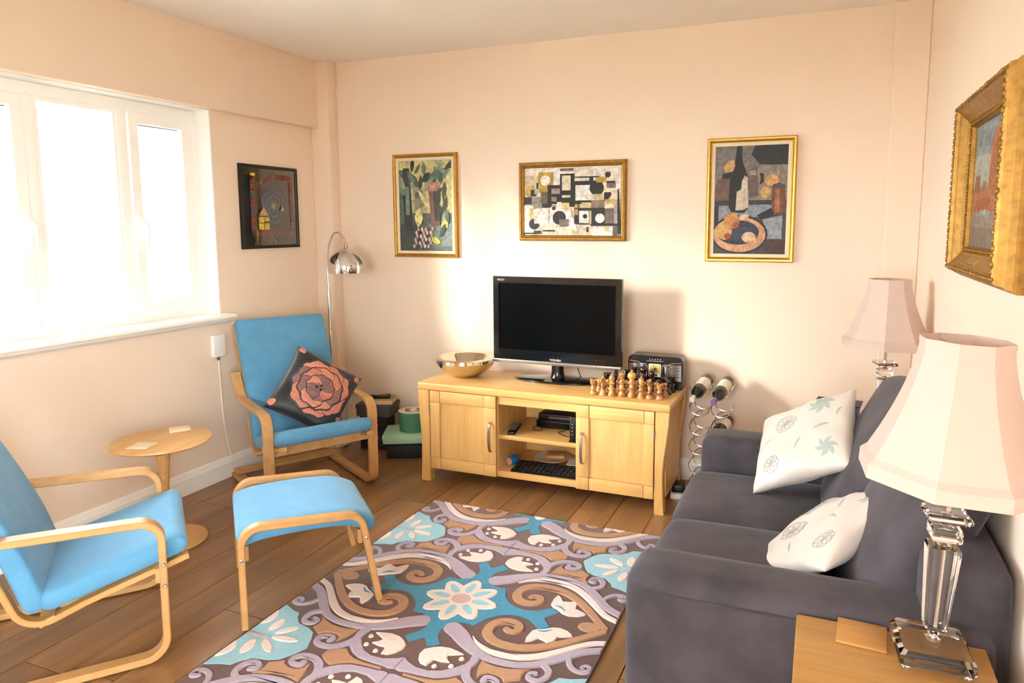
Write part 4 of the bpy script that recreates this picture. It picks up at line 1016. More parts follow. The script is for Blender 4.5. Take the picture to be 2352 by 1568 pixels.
# ------------------------------------------------------------------ retro radio
ra = thing('radio', 'retro black radio with chrome ribbed speakers behind the chess set', 'radio', (-0.898, 4.065, TZ))
m_rb = pbr('black_bakelite', '#141416', 0.2, coat=0.3); m_rtop = pbr('grey_brown_casing', '#5f564f', 0.35)
bm = bmesh.new()
pr = [(-0.165, 0.008), (-0.165, 0.165), (-0.157, 0.187), (-0.14, 0.196), (0.14, 0.196), (0.157, 0.187), (0.165, 0.165), (0.165, 0.008)]
extrude_poly('casing', pr, 'y', 0.012, 0.125, m_rtop, ra, bev=0.003, smooth=True)
extrude_poly('front_shell', [(x_*1.005, z_*1.006) for x_, z_ in pr], 'y', 0.0, 0.014, m_rb, ra, bev=0.003, smooth=True)
box('plinth', -0.16, 0.16, 0.003, 0.12, 0, 0.01, m_black, ra)
for s in (-1, 1):
    gr = box('speaker_grille', s*0.05, s*0.158, -0.002, 0.004, 0.055, 0.155, m_rb, ra)
    for i in range(11):
        z = 0.058+i*0.0088; xo = 0.157; xi = 0.058
        tube('chrome_rib', [(s*xo, 0.004, z), (s*(xo-0.002), -0.006, z), (s*(xi+0.01), -0.006, z), (s*xi, -0.001, z)], 0.0031, m_chrome, gr, 8)
    tube('chrome_rib', [(s*0.155, -0.004, 0.163), (s*0.10, -0.006, 0.158), (s*0.085, -0.006, 0.150), (s*0.055, -0.006, 0.147), (s*0.048, -0.006, 0.14), (s*0.048, -0.006, 0.06)], 0.0028, m_chrome, gr, 8)
dl = box('dial_plate', -0.038, 0.038, -0.008, 0.002, 0.072, 0.15, pbr('dial_cream', '#d9d4c8', 0.35), ra, bev=0.006)
box('dial_window', -0.032, 0.032, -0.0095, -0.007, 0.098, 0.146, pbr('dial_gold', '#c9a955', 0.3, var2='#b08f3c', vscale=60), dl, bev=0.0012)
for k in range(4):
    a = k*PI/4; tube('pointer', [(0.014*math.cos(a), -0.0108, 0.122+0.014*math.sin(a)), (-0.014*math.cos(a), -0.0108, 0.122-0.014*math.sin(a))], 0.0022, m_chrome, dl, 6)
box('display', -0.015, 0.015, -0.0095, -0.007, 0.079, 0.089, m_black, dl)
box('cassette_slot', -0.05, 0.05, -0.004, 0.002, 0.165, 0.168, m_steel, ra)
for i in range(5): lathe('button', [(0, 0.004), (0.003, 0.003), (0.0035, 0)], m_chrome, ra, 10, loc=(-0.032+i*0.016, -0.001, 0.176), rot=(PI/2, 0, 0))
for s in (-1, 1): box('ivory_key', s*0.028-0.022, s*0.028+0.022, -0.008, 0.002, 0.03, 0.052, pbr('ivory_plastic', '#e6ddcc', 0.4), ra, bev=0.003)
for s in (-1, 1): lathe('tuning_knob', [(0, 0.018), (0.012, 0.017), (0.015, 0.010), (0.015, 0)], pbr('ivory_plastic', '#e6ddcc', 0.4), ra, 20, loc=(s*0.105, 0, 0.03), rot=(PI/2, 0, 0))

# ------------------------------------------------------------------ chess set
m_cl = wood('light_chess_wood', '#d9a562', '#7c4726', 'z', 55, 7, rough=0.25, coat=0.5, rnd=0.1)
m_cd = pbr('dark_chess_wood', '#2c1512', 0.18, coat=0.6, var=0.2, vscale=60)
def prof_base(h): return [(0, 0), (0.021, 0), (0.0235, 0.004), (0.0235, 0.009), (0.020, 0.013), (0.021, 0.017), (0.016, 0.024), (0.0125, 0.032)]
PIECES = {
 'pawn': prof_base(0)[:-1] + [(0.011, 0.034), (0.0095, 0.042), (0.014, 0.046), (0.014, 0.050), (0.008, 0.054), (0.0105, 0.060), (0.0135, 0.068), (0.0125, 0.077), (0.008, 0.083), (0, 0.085)],
 'rook': prof_base(0) + [(0.018, 0.037), (0.018, 0.042), (0.0125, 0.048), (0.013, 0.056), (0.018, 0.064), (0.020, 0.070), (0.020, 0.086), (0.016, 0.086), (0.014, 0.078), (0, 0.078)],
 'bishop': prof_base(0) + [(0.020, 0.040), (0.021, 0.045), (0.014, 0.053), (0.012, 0.062), (0.018, 0.068), (0.019, 0.074), (0.011, 0.080), (0.014, 0.088), (0.0175, 0.100), (0.0155, 0.112), (0.008, 0.120), (0.004, 0.124), (0.004, 0.130), (0, 0.132)],
 'queen': prof_base(0) + [(0.021, 0.042), (0.022, 0.048), (0.014, 0.056), (0.0125, 0.070), (0.019, 0.076), (0.020, 0.082), (0.012, 0.089), (0.011, 0.100), (0.015, 0.118), (0.020, 0.132), (0.017, 0.135), (0.009, 0.132), (0.006, 0.138), (0, 0.142)],
 'king': prof_base(0) + [(0.022, 0.042), (0.024, 0.048), (0.015, 0.056), (0.0135, 0.072), (0.020, 0.078), (0.022, 0.085), (0.014, 0.092), (0.012, 0.100), (0.018, 0.106), (0.025, 0.118), (0.025, 0.130), (0.018, 0.140), (0.008, 0.144), (0.006, 0.150), (0.007, 0.155), (0, 0.160)],
}
PM = {}
def chess_mesh(kind):
    if kind in PM: return PM[kind]
    bm = bmesh.new()
    if kind == 'knight':
        bm_lathe(bm, prof_base(0) + [(0.017, 0.037), (0.016, 0.041), (0, 0.043)], 20)
        pts = [(-0.010, 0.040), (0.010, 0.040), (0.013, 0.060), (0.008, 0.074), (0.022, 0.078), (0.026, 0.088), (0.020, 0.096), (0.008, 0.104), (0.002, 0.114), (-0.004, 0.106), (-0.014, 0.096), (-0.018, 0.078), (-0.015, 0.058)]
        A = [bm.verts.new((-0.009, -u, z)) for u, z in pts]; B = [bm.verts.new((0.009, -u, z)) for u, z in pts]
        bm.faces.new(A); bm.faces.new(B[::-1]); n = len(pts)
        fs = [bm.faces.new((A[i], B[i], B[(i+1) % n], A[(i+1) % n])) for i in range(n)]
        es = [e for e in bm.edges if e.verts[0] in A+B and e.verts[1] in A+B and abs(e.verts[0].co.x-e.verts[1].co.x) < 1e-6]
        bmesh.ops.bevel(bm, geom=es, offset=0.003, segments=2, affect='EDGES')
        bmesh.ops.triangulate(bm, faces=[f for f in bm.faces if len(f.verts) > 4])
    else:
        bm_lathe(bm, PIECES[kind], 20)
        if kind == 'rook':
            for k in range(4):
                a = k*PI/2+PI/4; c_, s_ = 0.017*math.cos(a), 0.017*math.sin(a); bm_box(bm, c_-0.005, c_+0.005, s_-0.005, s_+0.005, 0.085, 0.092)
    PM[kind] = to_mesh(bm, 'chess_'+kind, True, 50)
    return PM[kind]
def chess(kind, dark, x, y, label, grp, rz=0.0):
    me = chess_mesh(kind)
    if dark:
        if kind+'d' not in PM: PM[kind+'d'] = me.copy(); PM[kind+'d'].materials.clear(); PM[kind+'d'].materials.append(m_cd)
        me = PM[kind+'d']
    elif not me.materials: me.materials.append(m_cl)
    o = bpy.data.objects.new('chess_'+kind, me); COL.objects.link(o); o.location = (x, y, TZ+0.0002); o.rotation_euler = (0, 0, rz)
    tag(o, label, 'chess piece', grp)
order = ['rook', 'knight', 'bishop', 'queen', 'king', 'bishop', 'knight', 'rook']
desc = {'rook': 'short crenellated wooden rook', 'knight': 'wooden horse head knight', 'bishop': 'round headed wooden bishop', 'queen': 'slender flared wooden queen', 'king': 'tall wooden king with a bulbous crown'}
where = ['at the television end of', 'next to the television end rook in', 'beside the queen in', 'in', 'in', 'beside the king in', 'next to the sofa end rook in', 'at the sofa end of']
pawn_at = ['rook at the television end', 'knight by the television', 'bishop beside the queen', 'queen', 'king', 'bishop beside the king', 'knight by the sofa', 'rook at the sofa end']
for i, kd in enumerate(order):
    x = -1.192+i*0.0545; y = 3.792+i*0.003
    jx, jy = random.uniform(-.004, .004), random.uniform(-.005, .005)
    chess(kd, False, x+jx, y+jy, 'light '+desc[kd]+' '+where[i]+' the row', 'light chess pieces', random.uniform(-.5, .5))
    chess('pawn', False, x+0.012-jx, y+0.062+jy, 'small light wooden pawn behind the light '+pawn_at[i], 'light chess pawns')
    chess('pawn', True, x+0.02+jx, y+0.135-jy, 'small dark wooden pawn before the dark '+pawn_at[i], 'dark chess pawns')
    chess(kd, True, x+0.022-jx, y+0.195+jy, 'dark '+desc[kd].replace('wooden ', 'polished ')+' '+where[i]+' the row', 'dark chess pieces', PI+random.uniform(-.5, .5))
# ------------------------------------------------------------------ wine rack
wr = thing('wine_rack', 'chrome wire wine rack standing between cabinet and sofa', 'wine rack', (-0.565, 4.12, 0))
YA, YZ = -0.075, 0.085
PX = 0.118
lev = [0.02+0.118*k for k in range(6)]
for yy in (YA, YZ):
    for k, z in enumerate(lev):
        for s in (-1, 1):
            cx = s*PX*0.52
            tube('wire_cradle', spline([Vector((cx-0.058, yy, z+0.058)), Vector((cx-0.045, yy, z+0.022)), Vector((cx, yy, z+0.004)), Vector((cx+0.045, yy, z+0.022)), Vector((cx+0.058, yy, z+0.058))], 5), 0.0026, m_chrome, wr, 7)
            if k < 5: tube('wire_cradle', spline([Vector((cx-0.058, yy, z+0.058)), Vector((cx-0.04, yy, z+0.098)), Vector((cx, yy, z+0.120))], 4), 0.003, m_chrome, wr, 7)
for k, z in enumerate(lev):
    for xx in (-PX*1.02, 0.0, PX*1.02): tube('cross_wire', [(xx, YA, z+0.058), (xx, YZ, z+0.058)], 0.003, m_chrome, wr, 7)
    for s in (-1, 1): tube('cross_wire', [(s*PX*0.52, YA, z+0.004), (s*PX*0.52, YZ, z+0.004)], 0.003, m_chrome, wr, 7)
for s in (-1, 1):
    for yy in (YA, YZ): lathe('foot', [(0, 0), (0.006, 0.0), (0.006, 0.022), (0, 0.022)], m_chrome, wr, 10, loc=(s*PX*0.52, yy, 0))
m_wine = pbr('dark_bottle_glass', '#10140f', 0.08, coat=0.4); m_lab = pbr('bottle_label', '#d9d0c0', 0.6)
def bottle(x, z, y0, cap, label, tilt=0):
    t = thing('wine_bottle', label, 'bottle', (x, y0, z), 0, 'wine bottles in the rack'); t.rotation_euler = (R(90+tilt), 0, R(-10))
    lathe('glass_body', [(0, -0.10), (0.030, -0.10), (0.037, -0.094), (0.038, 0.07), (0.036, 0.09), (0.026, 0.115), (0.0155, 0.135), (0.0145, 0.165)], m_wine, t, 28)
    lathe('foil_cap', [(0.0150, 0.135), (0.0155, 0.165), (0.0165, 0.168), (0.0165, 0.178), (0.0155, 0.186), (0.0, 0.187)], cap, t, 20)
    lathe('paper_label', [(0.0384, -0.05), (0.0385, 0.04)], m_lab, t, 28)
m_wf = pbr('white_foil', '#dcd8d2', 0.35); m_pf = pbr('purple_foil', '#6c5a93', 0.35); m_bf = pbr('black_foil', '#151417', 0.3)
bottle(-0.565-0.061, lev[5]+0.046, 4.115, m_wf, 'wine bottle with white foil cap in the top of the rack', 14)
bottle(-0.565+0.061, lev[5]+0.046, 4.10, m_pf, 'wine bottle with purple foil cap in the top of the rack', 14)
bottle(-0.565+0.061, lev[3]+0.044, 4.14, m_bf, 'wine bottle with black foil cap lower down in the rack', 8)
ad = thing('plug_adaptor', 'black plug adaptor block on a white socket strip by the cabinet foot', 'adaptor', (-0.738, 4.04, 0), R(8))
box('socket_strip', -0.045, 0.05, -0.07, 0.07, 0, 0.03, m_white, ad, bev=0.004)
box('adaptor_block', -0.035, 0.04, -0.045, 0.05, 0.03, 0.075, m_black, ad, bev=0.006)

# ------------------------------------------------------------------ boxes in the corner
def carton(name, label, loc, rz, sx, sy, h, mat, lid=None, lidh=0.0, cat='box'):
    t = thing(name, label, cat, loc, rz)
    box('carton', -sx/2, sx/2, -sy/2, sy/2, 0, h-(lidh*0.9 if lid else 0), mat, t, bev=0.002)
    if lid: box('lid', -sx/2-0.004, sx/2+0.004, -sy/2-0.004, sy/2+0.004, h-lidh, h, lid, t, bev=0.002)
    return t
m_bk = pbr('black_card', '#17171a', 0.6); m_dg = pbr('dark_grey_card', '#4a4645', 0.6); m_mint = pbr('mint_card', '#9cc3a2', 0.6); m_mint2 = pbr('mint_lid', '#a6cdac', 0.6)
carton('storage_box', 'black storage box on the floor under the mint box', (-2.655, 4.115, 0), R(24), 0.27, 0.21, 0.118, m_bk, m_bk, 0.03)
carton('gift_box', 'flat mint green gift box lying on the black storage box', (-2.645, 4.10, 0.1185), R(26), 0.32, 0.26, 0.06, m_mint, m_mint2, 0.035)
rb_ = thing('hat_box', 'round dark green box with a floral lid on the mint box', 'box', (-2.618, 4.125, 0.179))
m_gr = pbr('green_card', '#3f7a57', 0.6, var=0.06, vscale=30)
lathe('drum', [(0, 0), (0.098, 0), (0.100, 0.002), (0.100, 0.12), (0.097, 0.12), (0.097, 0.005), (0, 0.005)], m_gr, rb_, 40)
ld = lathe('lid', [(0.1045, 0.108), (0.106, 0.108), (0.106, 0.136), (0.104, 0.139), (0, 0.139)], m_gr, rb_, 40)
lathe('floral_paper', [(0.105, 0.1385), (0.103, 0.1402), (0, 0.1402)], pbr('floral_paper', '#e9ddc9', 0.6, var2='#c98f86', vscale=38), ld, 40)
box('green_square', -0.058, 0.058, -0.036, 0.036, 0.1402, 0.1412, m_gr, ld, rot=(0, 0, R(35)))
lathe('medallion', [(0.028, 0.1412), (0.028, 0.1418), (0, 0.1418)], pbr('pale_medallion', '#dfe0d0', 0.6), ld, 20)
carton('shoe_box', 'black box at the bottom of the corner stack beside the hat box', (-2.965, 4.19, 0.0), R(14), 0.20, 0.17, 0.245, m_bk)
carton('shoe_box', 'dark grey lidded box in the corner stack beside the hat box', (-2.955, 4.185, 0.2455), R(12), 0.25, 0.19, 0.085, m_dg, m_dg, 0.03)
bk = thing('book', 'thick tan book on the dark grey box in the corner', 'book', (-2.93, 4.18, 0.331), R(20))
m_page = pbr('book_pages', '#cdb48a', 0.8); m_cov = pbr('tan_cover', '#b3925f', 0.6)
box('pages', -0.085, 0.10, -0.07, 0.07, 0.004, 0.03, m_page, bk); box('cover', -0.087, 0.102, -0.072, 0.072, 0.0, 0.004, m_cov, bk); box('cover', -0.087, 0.102, -0.072, 0.072, 0.03, 0.034, m_cov, bk)
gc = thing('glasses_case', 'small black glasses case with a grey lid stripe, on the tan book', 'case', (-2.925, 4.17, 0.3655), R(26))
box('case_body', -0.075, 0.075, -0.024, 0.024, 0, 0.026, m_black, gc, bev=0.007); box('lid_stripe', -0.05, 0.05, -0.01, 0.01, 0.0258, 0.0272, pbr('grey_stripe', '#9b9a93', 0.4), gc)

# wall junction box with cable
jb = thing('telephone_socket', 'white junction box with a thin cable under the window sill', 'socket', (XW, 3.265, 0.79))
box('housing', 0, 0.028, -0.048, 0.048, 0, 0.14, m_white, jb, bev=0.006)
box('plug', 0.004, 0.016, -0.006, 0.006, -0.022, 0, pbr('grey_plug', '#6f6a66', 0.5), jb)
tube('cord', spline([Vector(p) for p in ((0.01, 0, -0.02), (0.012, 0.003, -0.2), (0.013, 0.012, -0.42), (0.03, 0.03, -0.62), (0.035, 0.09, -0.685), (0.035, 0.3, -0.665), (0.03, 0.6, -0.66))], 8), 0.0035, m_white, jb, 8)

# ------------------------------------------------------------------ framed pictures
m_gold = pbr('gold_leaf', '#c99a44', 0.32, metal=0.85, var=0.2, vscale=30)
m_goldd = pbr('antique_gold', '#a87a33', 0.42, metal=0.6, var=0.35, vscale=40, bmp=0.15, bscale=120)
m_slip = pbr('cream_slip', '#e0d2b4', 0.6)
def hang(name, label, x0, x1, z0, z1, fw, prof, shapes, bgc, fmat, slip=0.0, cat='picture', tilt=0.0):
    w_, h_ = x1-x0, z1-z0
    t = thing(name, label, cat, ((x0+x1)/2, YB, (z0+z1)/2))
    picture_frame('frame', w_, h_, prof, fmat, t)
    iw, ih = w_-2*fw, h_-2*fw
    if slip:
        picture_frame('slip', iw+0.006, ih+0.006, [(0, 0.004), (0, 0.018), (slip, 0.014), (slip, 0.004)], m_slip, t)
    painting('canvas', iw-2*slip+0.004, ih-2*slip+0.004, shapes, t, bgc)
    return t
P_A = [(0, 0), (0, 0.020), (0.006, 0.028), (0.014, 0.030), (0.020, 0.026), (0.026, 0.018), (0.026, 0.004)]
def leaf(cx, cy, a, l, w_): 
    a = R(a); return [(cx+l*t*math.cos(a)-w_*math.sin(PI*t)*s*math.sin(a), cy+l*t*math.sin(a)+w_*math.sin(PI*t)*s*math.cos(a)) for s, ts in ((1, (0, .25, .5, .75, 1)), (-1, (.75, .5, .25))) for t in ts]
sh1 = [('#5d6b66', rect(0, 0, 1, .42)), ('#434d4a', rect(0, 0, .35, .3)), ('#7b8a86', rect(.55, .05, 1, .3)), ('#5d6f58', rect(0, .3, .12, .9)),
       ('#2d3438', [(.10, .22), (.26, .22), (.22, .75), (.20, .92), (.08, .92), (.06, .7)]), ('#7d8c8c', [(.12, .4), (.20, .4), (.19, .72), (.13, .72)]), ('#b9b08a', rect(.26, .42, .52, .7)), ('#8e8c70', [(.3, .45), (.5, .5), (.45, .68), (.3, .62)])]
rr = random.Random(4)
for k in range(34):
    sh1.append((rr.choice(['#3a453f', '#56685a', '#74866f', '#8f9c7c', '#a5ab8c', '#2a3431', '#e0d79c']), leaf(rr.uniform(.05, .9), rr.uniform(.60, .95), rr.uniform(-60, 160), rr.uniform(.14, .28), rr.uniform(.03, .055))))
sh1 += [('#7a4a3c', [(.56, .74), (.80, .74), (.78, .28), (.62, .28)]), ('#231f20', [(.66, .68), (.80, .68), (.78, .33), (.68, .33)]), ('#a8735f', rect(.56, .66, .80, .76)), ('#c99583', rect(.6, .69, .7, .73))]
for k in range(12): sh1.append((rr.choice(['#33433b', '#56664f', '#a9ab77', '#1e2624', '#d2c56c']), leaf(rr.uniform(.75, .95), rr.uniform(.3, .8), rr.uniform(200, 300), rr.uniform(.14, .24), .04)))
sh1 += [('#e6dc9c', leaf(.36, .26, 80, .22, .08)), ('#d9cf5c', leaf(.6, .14, -15, .2, .04))]
sh1.append(('#3a3436', circ(.45, .14, .17, .12, 20)))
for r_ in range(6):
    for c_ in range(5): sh1.append((('#d9b9b4', '#efdcd8', '#c4a09c', '#4a4144')[(r_*2+c_*3) % 4], leaf(.315+.062*c_+.03*(r_ % 2)+.012*(r_-2), .075+.038*r_, -80+14*(c_-2), .055, .026)))
hang('framed_painting', 'tall still life painting of leaves and a brown vase in a gold frame', -2.857, -2.343, 1.378, 2.096, 0.026, P_A, sh1, '#cfc688', m_gold, 0.022)
K_, W_, G_, T_2, Y_ = '#23201f', '#f1e8e2', '#7d7369', '#c8b083', '#b9983f'
def sq2(c, x0, y0, x1, y1): return (c, rect(x0, 1-y1, x1, 1-y0))
def ci2(c, x, y, r, asp=1.46, a0=0, a1=360): return (c, circ(x, 1-y, r, r*asp, 24, a0, a1))
sh2 = [sq2('#efe2d2', 0, 0, 1, .3), sq2('#d9c9a8', 0, .12, .15, .3), sq2(W_, .3, 0, .45, .25), sq2('#e4d8cc', .6, .02, 1, .2),
  sq2(Y_, .15, .07, .31, .37), ci2('#f4ebe2', .225, .19, .052), sq2(K_, .13, .22, .15, .32), ci2('#c4a650', .07, .35, .06), sq2(K_, .07, .32, .13, .42), sq2('#b5aca6', .11, .31, .155, .39),
  sq2(K_, 0, .43, .09, .54), sq2('#8f8880', .08, .43, .19, .60), sq2('#6d5a4c', .18, .36, .26, .53), sq2(K_, .19, .53, .28, .59), sq2(K_, .25, .26, .55, .58), sq2('#9c8878', .29, .31, .38, .39), sq2('#8a817a', .29, .43, .345, .50),
  sq2(K_, .38, .10, .53, .40), sq2('#d9ccb4', .40, .125, .49, .34), sq2('#d6cdb6', .40, .41, .49, .445), sq2('#6f655e', .38, .02, .52, .06),
  sq2(K_, .50, .21, .74, .54), sq2(W_, .54, .27, .73, .49), sq2(K_, .52, .145, .78, .165), sq2(K_, .68, .16, .72, .22), ci2(K_, .755, .315, .072), sq2(Y_, .75, .16, .85, .24), ci2(K_, .865, .13, .028), sq2(K_, .855, .22, .935, .25), sq2('#7d6f67', .855, .25, .945, .32),
  sq2('#cdbb86', .73, .40, .84, .49), (K_, [(.83, .62), (.90, .62), (.90, .58), (.87, .52), (.83, .49)]), sq2('#c2ab6a', .84, .48, .96, .55), sq2('#8a786a', .70, .49, .83, .60), sq2('#d9c48e', .60, .52, .70, .595),
  sq2(W_, 0, .56, .1, .98), sq2('#d7b577', .06, .60, .12, .78), sq2(W_, .10, .61, .26, .83), ci2(K_, .105, .83, .055), sq2(W_, .108, .62, .26, .825), (W_, [(.265, .18), (.30, .46), (.47, .46), (.56, .08)]), sq2('#dcc489', .40, .52, .48, .62), sq2(W_, .35, .51, .40, .62), sq2('#b29f87', .30, .55, .345, .62), ci2(K_, .315, .60, .018),
  ci2(K_, .375, .74, .07), sq2(G_, .375, .76, .475, .87), sq2(K_, .53, .50, .58, .83), sq2(K_, .56, .60, .84, .84), sq2(W_, .58, .64, .68, .82), ci2(K_, .64, .72, .023), sq2('#cdbd92', .685, .64, .705, .86), ci2('#f4ebe2', .79, .75, .047), sq2('#c9a04c', .535, .545, .57, .60), sq2('#b79a55', .535, .615, .57, .70),
  sq2('#75695f', .84, .61, .93, .83), sq2('#a59a94', .93, .55, .97, .80), (K_, [(.965, .02), (1, .02), (1, .14), (.975, .66), (.962, .66)]), sq2(K_, .70, .825, 1, .86), sq2('#6c6059', .92, .86, .96, 1), sq2(W_, .72, .88, .92, 1), sq2('#d9c184', .83, .87, .88, .94), sq2(K_, .655, .875, .675, .95),
  sq2(K_, .20, .92, .33, .94), sq2(K_, 0, .96, .12, .98), sq2('#3a3532', .11, .93, .18, .98), sq2('#d9c79a', .5, .92, .57, .97)]
P_B = [(0, 0), (0, 0.022), (0.008, 0.034), (0.018, 0.034), (0.024, 0.024), (0.030, 0.022), (0.036, 0.014), (0.036, 0.004)]
hang('framed_painting', 'abstract painting of black and white blocks and discs in a gold frame', -1.879, -1.150, 1.500, 2.006, 0.036, P_B, sh2, '#ead9c4', m_goldd)
def q3(c, pts): return (c, [(u, 1-v) for u, v in pts])
sh3 = [q3('#77706c', [(0, 0), (1, 0), (1, .5), (0, .5)]), q3('#24262b', [(.55, 0), (1, 0), (1, .19), (.62, .17), (.5, .08)]), q3('#8c8077', [(.6, .18), (1, .18), (1, .5), (.6, .5)]), q3('#6d5149', [(.04, .30), (.3, .26), (.3, .54), (0, .54), (0, .40)]), q3('#3b302f', [(0, .50), (1, .50), (1, .56), (0, .56)]),
  q3('#8c93a0', [(.06, .55), (.75, .54), (.9, .56), (.9, .62), (.06, .72)]), q3('#959aa2', [(.68, .68), (.95, .64), (.95, .86), (.75, .86)]), q3('#2a272b', [(0, .56), (.06, .56), (.06, .74), (0, .74)]), q3('#4a2f2a', [(.75, .86), (1, .86), (1, 1), (.7, 1)]),
  q3('#1d1a1c', [(.30, 0), (.37, 0), (.38, .14), (.45, .26), (.48, .30), (.47, .58), (.42, .62), (.24, .61), (.20, .56), (.21, .30), (.27, .20)]), q3('#c6b8a6', [(.38, .32), (.42, .27), (.46, .29), (.48, .56), (.42, .59), (.30, .595), (.31, .42), (.37, .40)]),
  q3('#c9a06a', [(.12, .19), (.18, .13), (.26, .13), (.28, .18), (.24, .24), (.16, .27)]), q3('#2f2626', [(.10, .25), (.26, .23), (.26, .29), (.10, .30)]), q3('#6b5850', [(.45, .22), (.58, .20), (.62, .46), (.50, .48)]), q3('#96867c', [(.47, .23), (.57, .22), (.57, .27), (.48, .27)]),
  q3('#2a2626', [(.62, .25), (.68, .26), (.68, .34), (.62, .36), (.64, .30)]), q3('#cf9e5e', circ(.79, .32, .095, .05, 18)), q3('#d3a868', circ(.71, .43, .07, .05, 18)), q3('#7a4a33', [(.80, .37), (.97, .36), (1.0, .62), (.80, .64)]), q3('#a86b45', [(.84, .40), (.90, .40), (.91, .61), (.84, .61)]), q3('#4b4a50', [(.80, .36), (.90, .34), (.98, .37), (.9, .40)]), q3('#201d20', [(.60, .64), (.80, .57), (.84, .64), (.66, .68)])]
sh3 += [q3('#26263c', circ(.36, .82, .40, .185, 28)), q3('#d3a078', circ(.36, .82, .37, .165, 28)), q3('#2b2d45', circ(.34, .80, .30, .115, 28)), q3('#3a3f55', circ(.36, .81, .2, .07, 20)), q3('#c98f55', circ(.25, .69, .115, .075, 20)), q3('#a8552f', circ(.31, .73, .05, .03, 14)), q3('#cfa45e', circ(.15, .795, .11, .075, 20)), q3('#a24a35', circ(.20, .835, .05, .03, 14)), q3('#d9b597', circ(.50, .845, .10, .05, 18)), q3('#e0b898', [(.36, .64), (.48, .63), (.49, .66), (.38, .69)])]
P_C = [(0, 0), (0, 0.020), (0.006, 0.030), (0.016, 0.030), (0.022, 0.022), (0.028, 0.020), (0.028, 0.004)]
hang('framed_painting', 'dark still life painting of a bottle and fruit plate in a gold frame', -0.659, -0.157, 1.382, 2.104, 0.028, P_C, sh3, '#4a4443', m_gold, 0.022)
# black framed print on the window wall: a plain generic design in similar colours
sh4 = [('#15171a', rect(0, 0, .26, 1)), ('#57493f', rect(.26, 0, .36, 1))]
def blob(cx, cy, rx, ry, seed, n=28, wob=.10):
    r_ = random.Random(seed); a = [r_.uniform(0, 6.28) for _ in range(3)]
    return [(cx+rx*math.cos(t)*(1+wob*math.sin(3*t+a[0])+wob*.6*math.sin(5*t+a[1])), cy+ry*math.sin(t)*(1+wob*math.sin(3*t+a[0])+wob*.6*math.sin(5*t+a[1]))) for t in [2*PI*k/n for k in range(n)]]
for k, (c, s) in enumerate([('#4c5a86', 1), ('#3c332e', .88), ('#566596', .76), ('#3c332e', .62), ('#5d6d9c', .50), ('#3f3833', .38), ('#4f7d86', .28), ('#c6a55e', .13)]): sh4.append((c, blob(.56, .52, .27*s, .31*s, 2)))
rr = random.Random(8)
for k in range(26): x0 = .14+.03*k; sh4.append((rr.choice(['#a8452f', '#8c3a3a', '#6a5a86', '#b06a50']), [(x0, .13), (x0+.02, .13), (x0+.022, .13+rr.uniform(.05, .08)), (x0+.002, .13+rr.uniform(.05, .08))]))
for k in range(24): x0 = .26+.027*k; y0 = .74+.12*min(1, k/10); sh4.append((rr.choice(['#a8452f', '#b49a9a', '#7a6a96', '#b5554a']), [(x0, y0), (x0+.018, y0), (x0+.02, y0+.07), (x0, y0+.07)]))
for k in range(24):
    y0 = .18+.028*k; sh4.append((rr.choice(['#a8452f', '#8a5a56', '#7a6a96']), rect(.87, y0, .93, y0+.018))); sh4.append((rr.choice(['#b0402f', '#6a6a96', '#943a3a']), rect(.12, y0, .19, y0+.018)))
for (a, b, c, d) in ((.245, .21, .34, .29), (.35, .21, .44, .29), (.245, .30, .34, .37), (.35, .32, .44, .37)): sh4.append(('#d9c04a', rect(a, b, c, d)))
sh4 += [('#c9a77a', [(.25, .39), (.44, .39), (.345, .50)]), ('#d9c04a', circ(.17, .91, .05, .02, 14)), ('#c9b489', [(.66, .46), (.74, .46), (.70, .53)])]
bp_ = thing('framed_print', 'dark abstract print in a thin black frame beside the window', 'picture', (XW, 3.772, 1.7245), R(90))
P_D = [(0, 0), (0, 0.022), (0.003, 0.024), (0.018, 0.024), (0.021, 0.020), (0.021, 0.004)]
picture_frame('frame', 0.525, 0.548, P_D, m_black, bp_)
painting('print', 0.49, 0.512, sh4, bp_, '#5e5147', mat=paint_mat('printed_paper', 0.5))
box('glazing', -0.245, 0.245, -0.0185, -0.0165, -0.256, 0.256, m_pane, bp_)
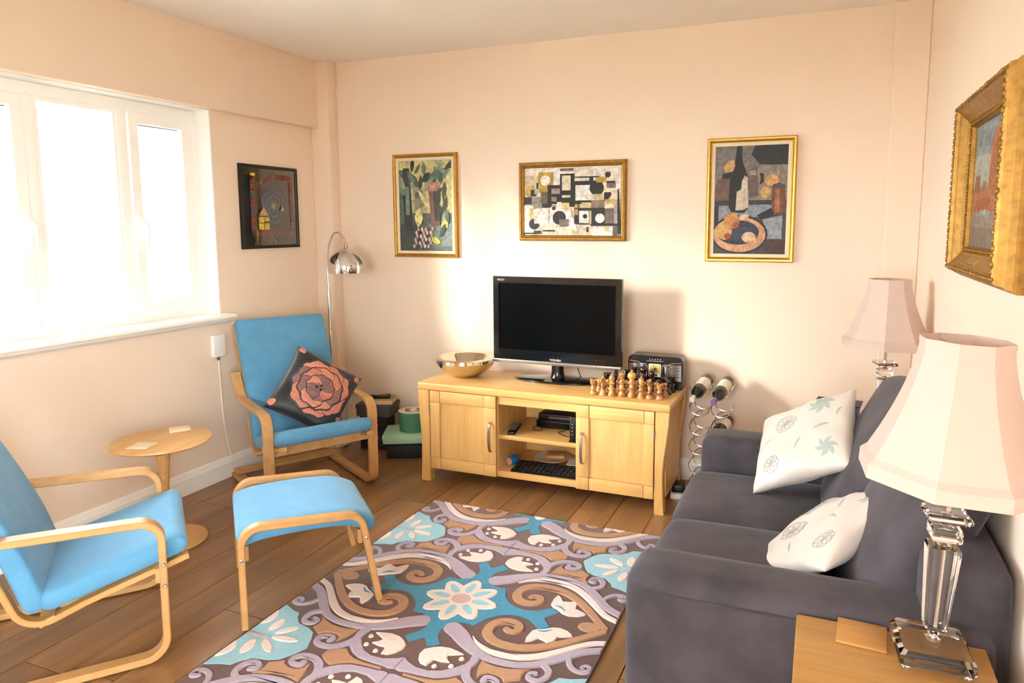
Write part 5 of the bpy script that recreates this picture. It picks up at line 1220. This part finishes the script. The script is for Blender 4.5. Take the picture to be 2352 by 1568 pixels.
# big gilt frame on the sofa wall
gf = thing('gilt_framed_painting', 'desert landscape painting in a deep ornate gilt frame over the sofa', 'picture', (XR, 2.465, 1.722), R(-90))
GW, GH = 0.78, 0.60
P_E = [(0, 0), (0, 0.030), (0.004, 0.040), (0.010, 0.044), (0.012, 0.060), (0.020, 0.066), (0.024, 0.088), (0.034, 0.098), (0.046, 0.096), (0.054, 0.084), (0.062, 0.078), (0.088, 0.056), (0.094, 0.056), (0.100, 0.046), (0.112, 0.044), (0.116, 0.030), (0.116, 0.006)]
P_E = [(d*0.9, h*0.76) for d, h in P_E]
picture_frame('frame', GW, GH, P_E, m_goldd, gf)
bm = bmesh.new(); rr = random.Random(12)
def bead_row(d, h, step, rx, ry):
    hw, hh = GW/2-d, GH/2-d
    pts = []
    n = int(2*hw/step)
    for k in range(n+1):
        for s in (-1, 1): pts.append((-hw+2*hw*k/n, s*hh, 1))
    n = int(2*hh/step)
    for k in range(1, n):
        for s in (-1, 1): pts.append((s*hw, -hh+2*hh*k/n, 0))
    for x_, z_, hor in pts:
        r = bmesh.ops.create_icosphere(bm, subdivisions=1, radius=1.0)
        a_, b_ = (rx, ry) if hor else (ry, rx)
        sc_ = rr.uniform(.75, 1.2); tw = rr.uniform(-.5, .5)
        for v in r['verts']:
            x2, z2 = v.co.x*a_*sc_, v.co.z*b_*sc_
            v.co = (x_+x2*math.cos(tw)-z2*math.sin(tw), -h+v.co.y*0.007, z_+x2*math.sin(tw)+z2*math.cos(tw))
bead_row(0.035, 0.073, 0.020, 0.012, 0.008); bead_row(0.095, 0.035, 0.012, 0.006, 0.005)
o = add('carved_ornament', to_mesh(bm, 'carved_ornament', True), m_goldd, gf); o['kind'] = 'stuff'
box('backing', -GW/2+0.02, GW/2-0.02, -0.01, -0.002, -GH/2+0.02, GH/2-0.02, m_black, gf)
sh5 = [q3('#8b9496', [(0, 0), (1, 0), (1, .35), (0, .35)]), q3('#a3a79c', [(0, .25), (1, .3), (1, .55), (0, .5)]), q3('#7c868b', [(.1, .05), (.6, .1), (.5, .22), (.05, .18)]), q3('#a5653a', [(.38, .62), (.42, .2), (.5, .1), (.75, .06), (.95, .15), (1, .6)]), q3('#8c5434', [(.55, .6), (.58, .15), (.7, .12), (.72, .6)]), q3('#8d6247', [(.03, .55), (.05, .42), (.18, .41), (.2, .56)]), q3('#96694a', [(.24, .57), (.27, .46), (.36, .48), (.36, .58)]),
  q3('#a86a45', [(0, .56), (.4, .54), (1, .52), (1, .72), (0, .70)]), q3('#9c5a3a', [(.1, .62), (.4, .58), (.5, .7), (.2, .72)]), q3('#8fa09c', [(.22, .70), (.42, .69), (.4, .73), (.24, .73)]), q3('#8d7f72', [(0, .70), (.2, .74), (.6, .76), (1, .72), (1, 1), (0, 1)]), q3('#7a6b60', [(0, .82), (1, .85), (1, 1), (0, 1)])]
painting('canvas', GW-0.209+0.01, GH-0.209+0.01, sh5, gf, '#8d8a80', y=-0.018)
box('title_plaque', -0.06, 0.06, -0.003, 0.003, -0.012, 0.012, pbr('brass_plaque', '#a8834a', 0.4, metal=0.7), gf, loc=(0, -0.056, -GH/2+0.066), rot=(R(-40), 0, 0))
